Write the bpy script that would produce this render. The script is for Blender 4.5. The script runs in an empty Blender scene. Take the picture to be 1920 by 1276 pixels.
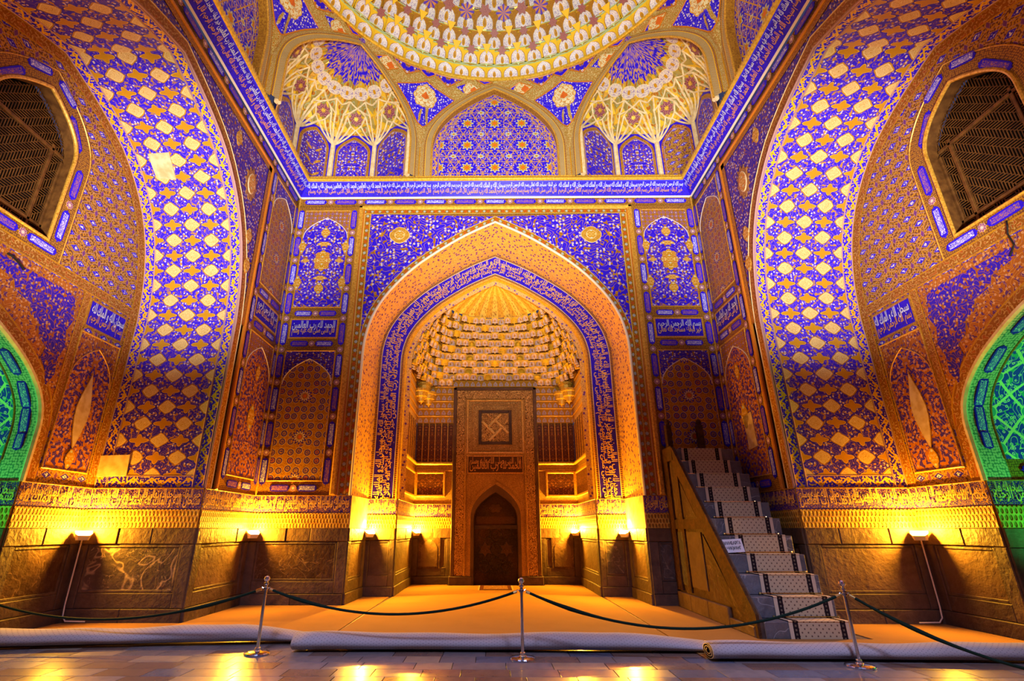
import bpy, math, random
from mathutils import Vector, Matrix
R = math.radians
PI = math.pi
random.seed(7)
scene = bpy.context.scene
COL = scene.collection

# ------------------------------------------------------------------ camera, world, lights, exposure
W, D, YC, XR, JW = 5.86, 12.75, 6.95, 8.1, 3.5      # hall half width, back wall, hall centre, recess back, side arch half width
D2, DM = 14.3, 17.3                                 # inner step of the mihrab bay, back of the bay
YJ = YC + JW
ZD, ZH, ZF = 1.64, 2.0, 2.38                        # top of dado, of honeycomb band, of inscription frieze
ZCOR = 10.92                                        # underside of cornice

cam = bpy.data.cameras.new('camera')
cam.sensor_width = 36.0
cam.lens = 949.86 * 36.0 / 1920.0
cam.shift_x = (960 - 912.7) / 1920.0
cam.clip_end = 200
camo = bpy.data.objects.new('camera', cam)
COL.objects.link(camo)
camo.location = (-0.1457, 0.0, 1.62)
camo.rotation_euler = (PI / 2 + 0.356, 0, 0.0081)
scene.camera = camo

world = bpy.data.worlds.new('daylight')
scene.world = world
world.use_nodes = True
world.node_tree.nodes['Background'].inputs[0].default_value = (0.40, 0.45, 1.0, 1)
world.node_tree.nodes['Background'].inputs[1].default_value = 0.10

def lamp(name, kind, loc, power, color, target=None, **kw):
    l = bpy.data.lights.new(name, kind)
    l.energy = power
    l.color = color
    for k, v in kw.items():
        setattr(l, k, v)
    o = bpy.data.objects.new(name, l)
    o.location = loc
    if target is not None:
        o.rotation_euler = (Vector(target) - Vector(loc)).to_track_quat('-Z', 'Y').to_euler()
    COL.objects.link(o)
    return o

WARM = (1.0, 0.94, 0.88)
# floodlights standing beside the entrance, crossing the hall, and two washing the drum and the back wall
for s_ in (-1, 1):
    lamp('floodlight', 'SPOT', (s_ * 4.0, 2.0, 2.4), 8200, WARM, (s_ * 7.1, 9.9, 8.4), spot_size=R(44), spot_blend=1.0, shadow_soft_size=0.25)
lamp('floodlight', 'SPOT', (0.0, 0.2, 4.2), 9000, (1.0, 0.91, 0.66), (0.0, 10.6, 14.3), spot_size=R(66), spot_blend=0.7, shadow_soft_size=0.35)
lamp('floodlight', 'SPOT', (0.0, 0.6, 3.8), 5200, (1.0, 0.95, 0.95), (0.0, 12.7, 10.0), spot_size=R(58), spot_blend=1.0, shadow_soft_size=0.5)
# two added cool spots, unseen overhead, standing in for doorway daylight on the paving
for s_ in (-1, 1):
    lamp('daylight_fill', 'SPOT', (s_ * 3.2, 2.6, 7.0), 2100, (0.50, 0.55, 1.0), (s_ * 3.6, 7.5, 0.0), spot_size=R(66), spot_blend=1.0, shadow_soft_size=0.6)

scene.view_settings.view_transform = 'Standard'
scene.view_settings.look = 'None'
scene.view_settings.gamma = 1.0
scene.view_settings.exposure = 0.0
scene.view_settings.use_curve_mapping = False
scene.cycles.max_bounces = 5
scene.cycles.diffuse_bounces = 3
scene.cycles.glossy_bounces = 3
scene.cycles.caustics_reflective = False
scene.cycles.caustics_refractive = False
scene.cycles.sample_clamp_indirect = 6.0
scene.cycles.use_denoising = True

# ------------------------------------------------------------------ colours
BLUE = (0.022, 0.006, 0.78)
DBLUE = (0.030, 0.012, 0.42)
GOLD = (0.53, 0.255, 0.008)
GOLD2 = (0.36, 0.14, 0.006)
YELL = (0.78, 0.44, 0.02)
CREAM = (0.80, 0.62, 0.28)
WHITE = (0.78, 0.74, 0.84)
LILAC = (0.44, 0.25, 0.25)
RUST = (0.42, 0.10, 0.012)
PURP = (0.16, 0.04, 0.26)
PALEB = (0.42, 0.52, 0.85)

# ------------------------------------------------------------------ node expressions
class V:
    """a number in a node tree"""
    def __init__(s, M, x): s.M = M; s.x = x
    def __add__(s, o): return s.M.op('ADD', s, o)
    __radd__ = __add__
    def __sub__(s, o): return s.M.op('SUBTRACT', s, o)
    def __rsub__(s, o): return s.M.op('SUBTRACT', o, s)
    def __mul__(s, o): return s.M.op('MULTIPLY', s, o)
    __rmul__ = __mul__
    def __truediv__(s, o): return s.M.op('DIVIDE', s, o)
    def __lt__(s, o): return s.M.op('LESS_THAN', s, o)
    def __gt__(s, o): return s.M.op('GREATER_THAN', s, o)
    def __abs__(s): return s.M.op('ABSOLUTE', s)
    def fract(s): return s.M.op('FRACT', s)
    def floor(s): return s.M.op('FLOOR', s)
    def sin(s): return s.M.op('SINE', s)
    def cos(s): return s.M.op('COSINE', s)
    def sqrt(s): return s.M.op('SQRT', s)
    def pow(s, p): return s.M.op('POWER', s, p)
    def min(s, o): return s.M.op('MINIMUM', s, o)
    def max(s, o): return s.M.op('MAXIMUM', s, o)
    def tri(s): return abs(s - (s + 0.5).floor())       # distance to the nearest integer
    def inv(s): return 1.0 - s

class MatB:
    def __init__(s, name):
        s.m = bpy.data.materials.new(name)
        s.m.use_nodes = True
        s.nt = s.m.node_tree
        s.bsdf = s.nt.nodes['Principled BSDF']
        tc = s.nt.nodes.new('ShaderNodeTexCoord')
        sp = s.nt.nodes.new('ShaderNodeSeparateXYZ')
        s.nt.links.new(tc.outputs['UV'], sp.inputs[0])
        s.u, s.v = V(s, sp.outputs[0]), V(s, sp.outputs[1])
        s.tc = tc
    def plug(s, sock, x):
        if isinstance(x, V): x = x.x
        if isinstance(x, (int, float)): sock.default_value = x
        elif isinstance(x, tuple): sock.default_value = (*x, 1) if len(x) == 3 else x
        else: s.nt.links.new(x, sock)
    def op(s, o, a, b=0.0):
        n = s.nt.nodes.new('ShaderNodeMath'); n.operation = o
        s.plug(n.inputs[0], a); s.plug(n.inputs[1], b)
        return V(s, n.outputs[0])
    def vec(s, u, v, w=0.0):
        n = s.nt.nodes.new('ShaderNodeCombineXYZ')
        s.plug(n.inputs[0], u); s.plug(n.inputs[1], v); s.plug(n.inputs[2], w)
        return n.outputs[0]
    def noise(s, u, v, scale, detail=0.0, rough=0.5, dist=0.0):
        n = s.nt.nodes.new('ShaderNodeTexNoise'); n.noise_dimensions = '2D'
        s.nt.links.new(s.vec(u, v), n.inputs['Vector'])
        n.inputs['Scale'].default_value = scale; n.inputs['Detail'].default_value = detail
        n.inputs['Roughness'].default_value = rough; n.inputs['Distortion'].default_value = dist
        return V(s, n.outputs[0])
    def noise3(s, scale, detail=2.0, rough=0.5, dist=0.0, coord='Object'):
        n = s.nt.nodes.new('ShaderNodeTexNoise')
        s.nt.links.new(s.tc.outputs[coord], n.inputs['Vector'])
        n.inputs['Scale'].default_value = scale; n.inputs['Detail'].default_value = detail
        n.inputs['Roughness'].default_value = rough; n.inputs['Distortion'].default_value = dist
        return V(s, n.outputs[0])
    def vor(s, u, v, scale, rnd=1.0):
        n = s.nt.nodes.new('ShaderNodeTexVoronoi'); n.voronoi_dimensions = '2D'
        s.nt.links.new(s.vec(u, v), n.inputs['Vector'])
        n.inputs['Scale'].default_value = scale; n.inputs['Randomness'].default_value = rnd
        sp = s.nt.nodes.new('ShaderNodeSeparateColor'); s.nt.links.new(n.outputs['Color'], sp.inputs[0])
        return V(s, n.outputs['Distance']), V(s, sp.outputs[0]), V(s, sp.outputs[1])
    def rand(s):
        n = s.nt.nodes.new('ShaderNodeObjectInfo')
        return V(s, n.outputs['Random'])
    def mix(s, f, a, b):
        n = s.nt.nodes.new('ShaderNodeMix'); n.data_type = 'RGBA'
        s.plug(n.inputs[0], f); s.plug(n.inputs[6], a); s.plug(n.inputs[7], b)
        return n.outputs[2]
    def step(s, x, a, b):
        n = s.nt.nodes.new('ShaderNodeMapRange')
        s.plug(n.inputs[0], x); n.inputs[1].default_value = a; n.inputs[2].default_value = b
        return V(s, n.outputs[0])
    def length(s, a, b): return (a * a + b * b).sqrt()
    def atan2(s, a, b): return s.op('ARCTAN2', a, b)

def material(name, fn, rough=0.5, metal=0.0, spec=0.16):
    M = MatB(name)
    r = fn(M)
    bump = None; bs = 0.3; bd = 0.01
    if isinstance(r, list):
        r, bump = r[0], r[1]
    M.plug(M.bsdf.inputs['Base Color'], r)
    M.plug(M.bsdf.inputs['Roughness'], rough)
    M.plug(M.bsdf.inputs['Metallic'], metal)
    M.bsdf.inputs['Specular IOR Level'].default_value = spec
    if bump is not None:
        n = M.nt.nodes.new('ShaderNodeBump')
        n.inputs['Strength'].default_value = bump[1] if isinstance(bump, tuple) else 0.5
        n.inputs['Distance'].default_value = bump[2] if isinstance(bump, tuple) else 0.01
        M.plug(n.inputs['Height'], bump[0] if isinstance(bump, tuple) else bump)
        M.nt.links.new(n.outputs[0], M.bsdf.inputs['Normal'])
    return M.m

MATS = {}
def mat(name, fn, **kw):
    MATS[name] = material(name, fn, **kw)

# ---------- pattern makers
def floral(M, u, v, s=7.5, ground=BLUE, vine=GOLD, dot=WHITE, dens=0.38, leaf=GOLD2, leafcut=0.63, heart=RUST):
    n = M.noise(u, v, s * 0.42)
    line = abs((n * 5.0).fract() - 0.5) < 0.065
    lf = M.noise(u + 3.1, v - 1.7, s * 0.9, 1.0) > leafcut
    d, r, g = M.vor(u, v, s)
    fl = (d < 0.27) * (r < dens)
    c = M.mix(lf, ground, leaf)
    c = M.mix(line, c, vine)
    c = M.mix(fl, c, dot)
    return M.mix((d < 0.11) * (r < dens), c, heart)

def worn(M, c, amt=0.25):
    n = M.noise(M.u, M.v, 2.3, 4.0, 0.65)
    n2 = M.noise(M.u, M.v, 37.0, 1.0)
    f = M.step(n, 0.35, 0.75) * amt + M.step(n2, 0.3, 0.7) * (amt * 0.6)
    return M.mix(f, c, (0.10, 0.04, 0.02))

def p_floral(s=7.5, sym=False, **kw):
    return lambda M: worn(M, floral(M, abs(M.u) if sym else M.u, M.v, s, **kw), 0.15)

def rosette(M, x, y, k, r):
    """star of k petals, 1 inside"""
    a = M.atan2(y, x)
    d = M.length(x, y)
    return d / (r * (1.0 + (a * k).cos() * 0.22))

def p_girih(ground=GOLD, ring=(0.05, 0.02, 0.30), per=1.05, s=4.6):
    def f(M):
        u, v = M.u, M.v
        d, r, g = M.vor(u, v, s, 0.28)
        c = M.mix(M.noise(u, v, 24.0, 1.0) > 0.56, ground, GOLD2)
        ringm = (d > 0.24) * (d < 0.36)
        c = M.mix(ringm, c, ring)
        c = M.mix(d < 0.24, c, M.mix(r > 0.72, (0.42, 0.22, 0.08), (0.50, 0.14, 0.01)))
        c = M.mix((d < 0.17) * (M.noise(u, v, 40.0) > 0.5), c, ring)
        c = M.mix((d > 0.36) * (d < 0.40), c, CREAM)
        x = (u / (per * 1.0)); y = (v / per)
        X = (x - (x + 0.5).floor()) * per; Y = (y - (y + 0.5).floor()) * per
        q = rosette(M, X, Y, 12.0, 0.165)
        c = M.mix(q < 1.25, c, GOLD)
        c = M.mix(q < 1.0, c, DBLUE)
        c = M.mix(q < 0.74, c, CREAM)
        c = M.mix(q < 0.46, c, GOLD2)
        c = M.mix(q < 0.28, c, (0.75, 0.16, 0.02))
        return worn(M, c, 0.22)
    return f

def p_stars(ground=GOLD2, a=PURP, s=8.0):
    """small girih of stars and hexagons"""
    def f(M):
        u, v = M.u, M.v
        d, r, g = M.vor(u, v, s, 0.12)
        an = M.atan2(((v * s).fract() - 0.5), ((u * s).fract() - 0.5))
        c = M.mix(d > 0.36, a, ground)
        c = M.mix((d > 0.33) * (d < 0.40), c, LILAC)
        c = M.mix(d < 0.15, c, M.mix(r > 0.5, CREAM, GOLD))
        return worn(M, c, 0.2)
    return f

def p_soffit(M):
    """lattice of cream medallions and gold quatrefoils on blue arabesque"""
    u, v = M.u, M.v
    X = (u / 0.86).tri(); Y = (v / 0.70).tri()
    X2, Y2 = 0.5 - X, 0.5 - Y
    wob = M.noise(u, v, 9.0) * 0.05
    def dia(x, y): return (x + y) * 0.66 + (x * x + y * y).sqrt() * 0.45
    dm = dia(X, Y).min(dia(X2, Y2)) + wob - 0.025
    def crs(x, y):
        return ((x * x * 0.55 + y * y * 5.0).sqrt()).min((x * x * 5.0 + y * y * 0.9).sqrt())
    dc = crs(X2, Y).min(crs(X, Y2)) + wob - 0.025
    c = floral(M, u, v, 16.0, BLUE, (0.36, 0.17, 0.14), WHITE, 0.24, (0.50, 0.24, 0.03), 0.61, GOLD)
    c = M.mix(dc < 0.200, c, DBLUE)
    c = M.mix(dc < 0.172, c, YELL)
    c = M.mix(dc < 0.155, c, GOLD)
    c = M.mix(dm < 0.268, c, DBLUE)
    c = M.mix(dm < 0.252, c, GOLD)
    c = M.mix(dm < 0.218, c, CREAM)
    fil = abs((M.noise(u, v, 20.0) * 6.0).fract() - 0.5) < 0.16
    c = M.mix((dm < 0.190) * fil, c, GOLD)
    return worn(M, c, 0.14)

def p_vine(w=0.24, ground=BLUE, scroll=YELL, per=0.36):
    """running scroll of leaves: u along, v across 0..w"""
    def f(M):
        t = M.v / w
        ph = M.u / per
        s = (ph * (2 * PI)).sin()
        dl = abs(t - 0.5 - s * 0.22)
        c = M.mix(dl < 0.075, ground, scroll)
        X = (ph + 0.25).tri() * per; 
        X2 = (ph - 0.25).tri() * per
        ya = (t - 0.36) * w; yb = (t - 0.64) * w
        qa = rosette(M, X, ya, 5.0, w * 0.17); qb = rosette(M, X2, yb, 5.0, w * 0.17)
        c = M.mix(qa.min(qb) < 1.0, c, scroll)
        c = M.mix(qa.min(qb) < 0.35, c, RUST)
        n = M.noise(M.u, M.v, 26.0) > 0.60
        c = M.mix(n, c, scroll)
        e = (t < 0.09).max(t > 0.91)
        c = M.mix(e, c, LILAC)
        return worn(M, c, 0.12)
    return f

def p_beads(w=0.2, ground=(0.26, 0.10, 0.01), per=0.26):
    """row of alternating red and grey beads between gold edges: u along, v across"""
    def f(M):
        t = M.v / w
        ph = M.u / per
        X = ph.tri() * per; X2 = (ph + 0.5).tri() * per
        y = (t - 0.5) * w
        da = M.length(X, y); db = M.length(X2, y)
        c = M.mix(M.noise(M.u, M.v, 30.0) > 0.55, ground, GOLD)
        c = M.mix(db < w * 0.26, c, (0.50, 0.10, 0.008))
        c = M.mix(da < w * 0.22, c, (0.40, 0.46, 0.42))
        e = (t < 0.16).max(t > 0.84)
        c = M.mix(e, c, GOLD)
        e2 = (t < 0.06).max(t > 0.94)
        c = M.mix(e2, c, CREAM)
        return worn(M, c, 0.15)
    return f

def p_scroll(w=0.3, ground=(0.30, 0.10, 0.006), fig=(0.56, 0.34, 0.09), scale=14.0, edge=GOLD):
    def f(M):
        t = M.v / w
        n = M.noise(M.u, M.v, scale, 0.5)
        c = M.mix((n > 0.52) * (n < 0.62), ground, fig)
        c = M.mix(n > 0.68, c, RUST)
        e = (t < 0.12).max(t > 0.88)
        c = M.mix(e, c, edge)
        return worn(M, c, 0.15)
    return f

def p_lattice(w=0.3, per=0.09, ground=(0.55, 0.33, 0.08), line=GOLD2):
    def f(M):
        a = ((M.u + M.v) / per).tri(); b = ((M.u - M.v) / per).tri()
        c = M.mix(a.min(b) < 0.10, ground, line)
        c = M.mix(a.max(b) > 0.40, c, (0.30, 0.36, 0.30))
        t = M.v / w
        e = (t < 0.10).max(t > 0.90)
        c = M.mix(e, c, YELL)
        return worn(M, c, 0.12)
    return f

def p_dentil(per=0.05, a=GOLD, b=(0.05, 0.015, 0.10)):
    return lambda M: M.mix((M.u / per).fract() < 0.5, a, b)

def p_specks(M):
    """pale gold ground with scattered violet specks"""
    d, r, g = M.vor(M.u, M.v, 7.0)
    n = M.noise(M.u, M.v, 30.0, 1.0)
    c = M.mix(M.step(n, 0.35, 0.7), (0.86, 0.52, 0.13), (0.66, 0.30, 0.03))
    d2, r2, g2 = M.vor(M.u + 4.0, M.v, 16.0)
    c = M.mix((d2 < 0.28) * (r2 < 0.55), c, (0.55, 0.28, 0.06))
    c = M.mix((d < 0.23) * (r < 0.75), c, (0.14, 0.03, 0.30))
    return worn(M, c, 0.10)

def p_leafnet(M):
    """gold ground netted with small blue almond leaves"""
    u, v = M.u, M.v
    x = u / 0.42; y = v / 0.46
    X, Y = x.tri(), y.tri()
    X2, Y2 = 0.5 - X, 0.5 - Y
    a = (X * 1.6 + Y * 3.1).min(X2 * 1.6 + Y2 * 3.1)
    b = (X2 * 3.4 + Y * 2.0).min(X * 3.4 + Y2 * 2.0)
    n = M.noise(u, v, 26.0, 1.0)
    c = M.mix(n > 0.53, GOLD, (0.13, 0.04, 0.02))
    c = M.mix((n > 0.44) * (n < 0.465), c, (0.6, 0.36, 0.10))
    c = M.mix((a > 0.78) * (a < 0.86), c, LILAC)
    c = M.mix(b < 0.36, c, LILAC)
    c = M.mix(b < 0.30, c, PURP)
    c = M.mix(a < 0.48, c, LILAC)
    c = M.mix(a < 0.41, c, BLUE)
    c = M.mix((a < 0.25) * (n > 0.5), c, WHITE)
    return worn(M, c, 0.2)

def p_drumnet(M):
    """blue field with gold six-pointed strapwork and rosettes"""
    u, v = abs(M.u), M.v
    p = 0.86
    l1 = (v / (p * 0.25)).tri(); l2 = ((u * 0.866 + v * 0.5) / (p * 0.25)).tri(); l3 = ((u * 0.866 - v * 0.5) / (p * 0.25)).tri()
    c = M.mix(M.noise(u, v, 22.0, 1.0) > 0.64, BLUE, (0.42, 0.25, 0.30))
    d, r, g = M.vor(u, v, 14.0, 0.3)
    c = M.mix((d < 0.22) * (g < 0.55), c, M.mix(r > 0.6, WHITE, (0.6, 0.2, 0.03)))
    c = M.mix(l1.min(l2).min(l3) < 0.06, c, (0.58, 0.30, 0.05))
    X = ((u / p).tri()) * p; Y = ((v / p).tri()) * p
    X2 = 0.5 * p - X; Y2 = 0.5 * p - Y
    q = rosette(M, X, Y, 8.0, 0.19)
    c = M.mix(q < 1.25, c, BLUE)
    c = M.mix(q < 0.85, c, (0.50, 0.50, 0.40))
    c = M.mix(q < 0.60, c, GOLD)
    c = M.mix(q < 0.28, c, (0.7, 0.14, 0.02))
    d2 = X2 + Y2 * 1.4
    c = M.mix(d2 < 0.12, c, (0.5, 0.55, 0.5))
    c = M.mix(d2 < 0.06, c, GOLD)
    return c

def p_cloud(M):
    """blue arabesque cloud with a rusty scalloped margin (uv: distance to margin is in v? no: plain)"""
    return worn(M, floral(M, M.u, M.v, 14.0, (0.02, 0.006, 0.6), (0.40, 0.13, 0.02), (0.60, 0.36, 0.24), 0.32, (0.36, 0.10, 0.012), 0.62, GOLD), 0.2)

def p_greennet(M):
    u, v = M.u, M.v
    c = floral(M, u, v, 11.0, (0.02, 0.05, 0.75), (0.55, 0.75, 0.35), (0.72, 0.80, 0.55), 0.6, (0.05, 0.40, 0.30), 0.62, BLUE)
    a = ((u + v) / 0.62).tri(); b = ((u - v) / 0.62).tri()
    net = a.min(b) < 0.05
    c = M.mix(net, c, (0.70, 0.85, 0.40))
    X = (u / 0.62).tri(); Y = (v / 0.62).tri()
    m = (X * X + Y * Y).sqrt()
    c = M.mix(m < 0.17, c, (0.70, 0.85, 0.40))
    c = M.mix(m < 0.145, c, (0.06, 0.38, 0.40))
    return c

def p_carved(ground=(0.09, 0.03, 0.005), fig=(0.78, 0.48, 0.13), s=11.0):
    """stone carved with fine arabesque relief"""
    def f(M):
        n = M.noise(M.u, M.v, s, 1.5)
        r = abs((n * 6.0).fract() - 0.5) * 2.0
        h = M.step(r, 0.28, 0.55)
        c = M.mix(h, ground, fig)
        c = M.mix(M.step(M.noise3(1.3, 3.0), 0.4, 0.7) * 0.35, c, (0.20, 0.08, 0.02))
        return [c, (h, 0.9, 0.012)]
    return f

def p_honey(M):
    """three rows of small upright oval hollows"""
    x = M.u / 0.075; row = (M.v / 0.105)
    x = x + (row.floor() * 0.5)
    X = x.tri() ; Y = abs(row.fract() - 0.5)
    d = M.length(X * 2.2, Y * 1.7)
    h = M.step(d, 0.45, 0.8)
    n = M.noise(M.u, M.v, 5.0, 2.0)
    c = M.mix(h, (0.30, 0.13, 0.012), M.mix(M.step(n, 0.35, 0.65), (0.66, 0.40, 0.07), (0.52, 0.26, 0.03)))
    return [c, (h, 1.0, 0.03)]

def p_stone(base=(0.135, 0.088, 0.062), dark=(0.05, 0.032, 0.025), vein=None, vw=0.03):
    def f(M):
        n = M.noise3(1.6, 5.0, 0.62, 0.6)
        f2 = M.noise3(9.0, 3.0, 0.6)
        c = M.mix(M.step(n, 0.32, 0.68), dark, base)
        c = M.mix(M.step(f2, 0.45, 0.75) * 0.3, c, (0.20, 0.13, 0.085))
        r = M.rand()
        c = M.mix(r * 0.6, c, dark)
        if vein:
            a = M.noise3(1.1, 2.0, 0.6, 1.8)
            c = M.mix(M.step(abs(a - 0.5), vw, 0.0) * 0.9, c, vein)
            b = M.noise3(2.3, 2.0, 0.6, 2.2)
            c = M.mix(M.step(abs(b - 0.47), vw * 0.5, 0.0) * 0.6, c, vein)
        return [c, (f2 * 0.8 + n, 0.6, 0.035)]
    return f

def p_tile(c1, c2):
    def f(M):
        n = M.noise3(2.2, 4.0, 0.6, 0.8)
        c = M.mix(M.step(n, 0.3, 0.7), c1, c2)
        c = M.mix(M.rand() * 0.4, c, c2)
        return c
    return f

def p_carpet(base, dot, s=22.0):
    def f(M):
        x = M.u * s; y = M.v * s
        X = x.tri(); Y = y.tri()
        d = M.length(X, Y).min(M.length(0.5 - X, 0.5 - Y))
        n = M.noise(M.u, M.v, 160.0, 1.0)
        n2 = M.noise(M.u, M.v, 1.7, 3.0)
        c = M.mix(M.step(n, 0.3, 0.7) * 0.35, base, (base[0] * 0.55, base[1] * 0.55, base[2] * 0.55))
        c = M.mix(d < 0.10, c, dot)
        c = M.mix(M.step(n2, 0.45, 0.8) * 0.25, c, (base[0] * 0.6, base[1] * 0.55, base[2] * 0.5))
        return [c, (n, 0.3, 0.004)]
    return f

def p_runner(M):
    """beige stair carpet: v across 0..0.95 with dark borders, dotted field"""
    t = M.v
    x = (M.u / 0.10).tri(); y = (t / 0.10).tri()
    d = M.length(x, y).min(M.length(0.5 - x, 0.5 - y))
    n = M.noise(M.u, t, 140.0, 1.0)
    c = M.mix(M.step(n, 0.3, 0.7) * 0.3, (0.56, 0.44, 0.27), (0.38, 0.29, 0.17))
    c = M.mix(d < 0.13, c, (0.16, 0.10, 0.07))
    e = abs(t - 0.5)
    c = M.mix((e > 0.345) * (e < 0.435), c, (0.022, 0.014, 0.016))
    c = M.mix((e > 0.375) * (e < 0.405) * ((M.u / 0.06).fract() < 0.5), c, (0.16, 0.12, 0.08))
    c = M.mix(e > 0.435, c, (0.62, 0.50, 0.34))
    return [c, (n, 0.3, 0.004)]

def p_lace(ground=(0.80, 0.76, 0.80), fig=(0.16, 0.10, 0.50), s=16.0):
    """pale cell face with blue tracery and a gold heart: uv 0..1"""
    def f(M):
        x = abs(M.u - 0.5); y = M.v
        n = M.noise(x, y, s, 0.5)
        c = M.mix((n > 0.50) * (n < 0.585), ground, fig)
        q = M.length(x * 2.6, (y - 0.45) * 1.2)
        c = M.mix(q < 0.30, c, GOLD)
        c = M.mix(q < 0.16, c, (0.40, 0.20, 0.03))
        e = M.op('MAXIMUM', x * 2.0, 0.0)
        c = M.mix(e > 0.93, c, GOLD)
        return c
    return f

def p_archtile(M):
    """row of small painted arches: u across in cell units of 0.2 m, v up 0..0.24"""
    x = abs((M.u / 0.2).fract() - 0.5) * 0.2; y = M.v
    d = (x * 1.0 + (y - 0.10).max(0.0) * 0.75)
    inside = (d < 0.072) * (y > 0.03)
    n = M.noise(M.u, M.v, 34.0, 0.5)
    c = M.mix((n > 0.5) * (n < 0.6), (0.62, 0.50, 0.46), (0.20, 0.09, 0.16))
    q = M.length(x * 2.2, (y - 0.10))
    c = M.mix(q < 0.03, c, GOLD)
    c = M.mix(inside.inv(), c, GOLD)
    return c

def p_shell(M):
    """gold shell with radiating flutes: u angle, v up"""
    f = (M.u * 22.0).cos()
    c = M.mix(f > 0.0, (0.80, 0.55, 0.08), (0.62, 0.36, 0.03))
    d, r, g = M.vor(M.u * 2.0, M.v, 11.0)
    c = M.mix((d < 0.25), c, (0.45, 0.20, 0.02))
    return [c, (f, 0.4, 0.03)]

# ---------- the palette of materials
def flat(c, **kw):
    return lambda M: c
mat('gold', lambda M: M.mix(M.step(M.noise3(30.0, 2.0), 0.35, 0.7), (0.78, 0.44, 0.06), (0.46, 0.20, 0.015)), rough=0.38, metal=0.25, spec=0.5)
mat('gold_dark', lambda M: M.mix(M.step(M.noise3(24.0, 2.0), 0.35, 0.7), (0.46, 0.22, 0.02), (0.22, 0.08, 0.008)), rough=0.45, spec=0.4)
mat('gold_ground', lambda M: worn(M, M.mix((M.vor(M.u, M.v, 26.0, 0.4)[0]) > 0.42, (0.42, 0.20, 0.02), (0.16, 0.06, 0.02)), 0.15), rough=0.45)
mat('pale_ground', lambda M: M.mix((M.vor(M.u, M.v, 22.0, 0.5)[0]) > 0.45, (0.50, 0.52, 0.34), (0.10, 0.22, 0.16)), rough=0.45)
mat('yellow_gold', lambda M: M.mix(M.step(M.noise3(20.0, 2.0), 0.35, 0.7), (0.85, 0.58, 0.07), (0.58, 0.32, 0.02)), rough=0.35, metal=0.3, spec=0.5)
mat('cream', lambda M: M.mix(M.step(M.noise3(9.0, 3.0), 0.35, 0.7), (0.82, 0.70, 0.46), (0.66, 0.48, 0.24)), rough=0.5)
mat('white_line', flat((0.80, 0.72, 0.62)), rough=0.5)
mat('lilac', flat(LILAC), rough=0.5)
mat('orange_band', lambda M: worn(M, (0.62, 0.20, 0.01), 0.25), rough=0.4, spec=0.5)
mat('blue', lambda M: worn(M, M.mix(M.noise(M.u, M.v, 18.0, 1.0) > 0.62, BLUE, (0.02, 0.008, 0.45)), 0.10), rough=0.4)
def p_frieze(M):
    n = M.noise(M.u, M.v, 13.0, 1.0)
    ln = abs((n * 5.0).fract() - 0.5) < 0.17
    return worn(M, M.mix(ln, (0.018, 0.006, 0.40), (0.46, 0.22, 0.02)), 0.2)
mat('frieze_blue', p_frieze, rough=0.45)
mat('blue_bright', flat((0.035, 0.03, 0.95)), rough=0.4)
mat('letter_white', flat((0.62, 0.68, 0.95)), rough=0.5)
mat('letter_gold', flat((0.66, 0.32, 0.06)), rough=0.4)
mat('letter_pale', flat((0.82, 0.50, 0.14)), rough=0.4)
mat('floral', p_floral(9.0, True), rough=0.42)
mat('floral_fine', p_floral(11.0, True, dens=0.46), rough=0.42)
mat('floral_small', p_floral(14.0, True, ground=(0.03, 0.01, 0.55), vine=(0.36, 0.16, 0.08), dens=0.38), rough=0.42)
mat('floral_rust', p_floral(12.5, True, ground=(0.05, 0.02, 0.42), vine=(0.50, 0.17, 0.02), dot=(0.66, 0.36, 0.26), leaf=(0.48, 0.15, 0.01), leafcut=0.52, dens=0.5), rough=0.42)
mat('girih', p_girih(), rough=0.42)
mat('girih_dark', p_girih(ground=(0.50, 0.24, 0.03), ring=(0.16, 0.045, 0.16), per=1.0, s=5.4), rough=0.42)
mat('stars', p_stars(), rough=0.42)
mat('soffit', p_soffit, rough=0.36, spec=0.4)
mat('vine', p_vine(), rough=0.4)
mat('beads', p_beads(), rough=0.4)
mat('scroll', p_scroll(), rough=0.42)
mat('scroll_pale', p_scroll(0.3, (0.38, 0.22, 0.04), (0.58, 0.52, 0.30), 18.0), rough=0.42)
mat('lattice_gold', p_lattice(), rough=0.4)
mat('dentil', p_dentil(), rough=0.45)
mat('rope', p_dentil(0.07, GOLD, (0.16, 0.06, 0.01)), rough=0.45)
mat('specks', p_specks, rough=0.40, spec=0.4)
mat('leafnet', p_leafnet, rough=0.42)
mat('drumnet', p_drumnet, rough=0.42)
mat('cloud', p_cloud, rough=0.42)
mat('rustfloral', p_floral(15.0, False, ground=(0.40, 0.12, 0.01), vine=(0.62, 0.30, 0.06), dot=(0.7, 0.42, 0.2), leaf=(0.10, 0.03, 0.20), leafcut=0.60, dens=0.4), rough=0.42)
mat('greennet', p_greennet, rough=0.4)
mat('carved', p_carved(), rough=0.6)
mat('carved_fine', p_carved(s=18.0, ground=(0.11, 0.035, 0.005), fig=(0.85, 0.54, 0.15)), rough=0.6)
mat('carved_flat', p_carved(s=26.0, ground=(0.22, 0.09, 0.015), fig=(0.78, 0.48, 0.13)), rough=0.6)
mat('honeycomb', p_honey, rough=0.5)
mat('stone', p_stone(), rough=0.62, spec=0.2)
mat('stone_warm', p_stone((0.19, 0.115, 0.065), (0.085, 0.048, 0.027)), rough=0.55)
mat('stone_dark', p_stone((0.075, 0.058, 0.052), (0.025, 0.02, 0.02), (0.20, 0.15, 0.11), 0.012), rough=0.4, spec=0.5)
mat('marble_veined', p_stone((0.085, 0.058, 0.056), (0.04, 0.028, 0.028), (0.36, 0.25, 0.16), 0.022), rough=0.35, spec=0.5)
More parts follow.
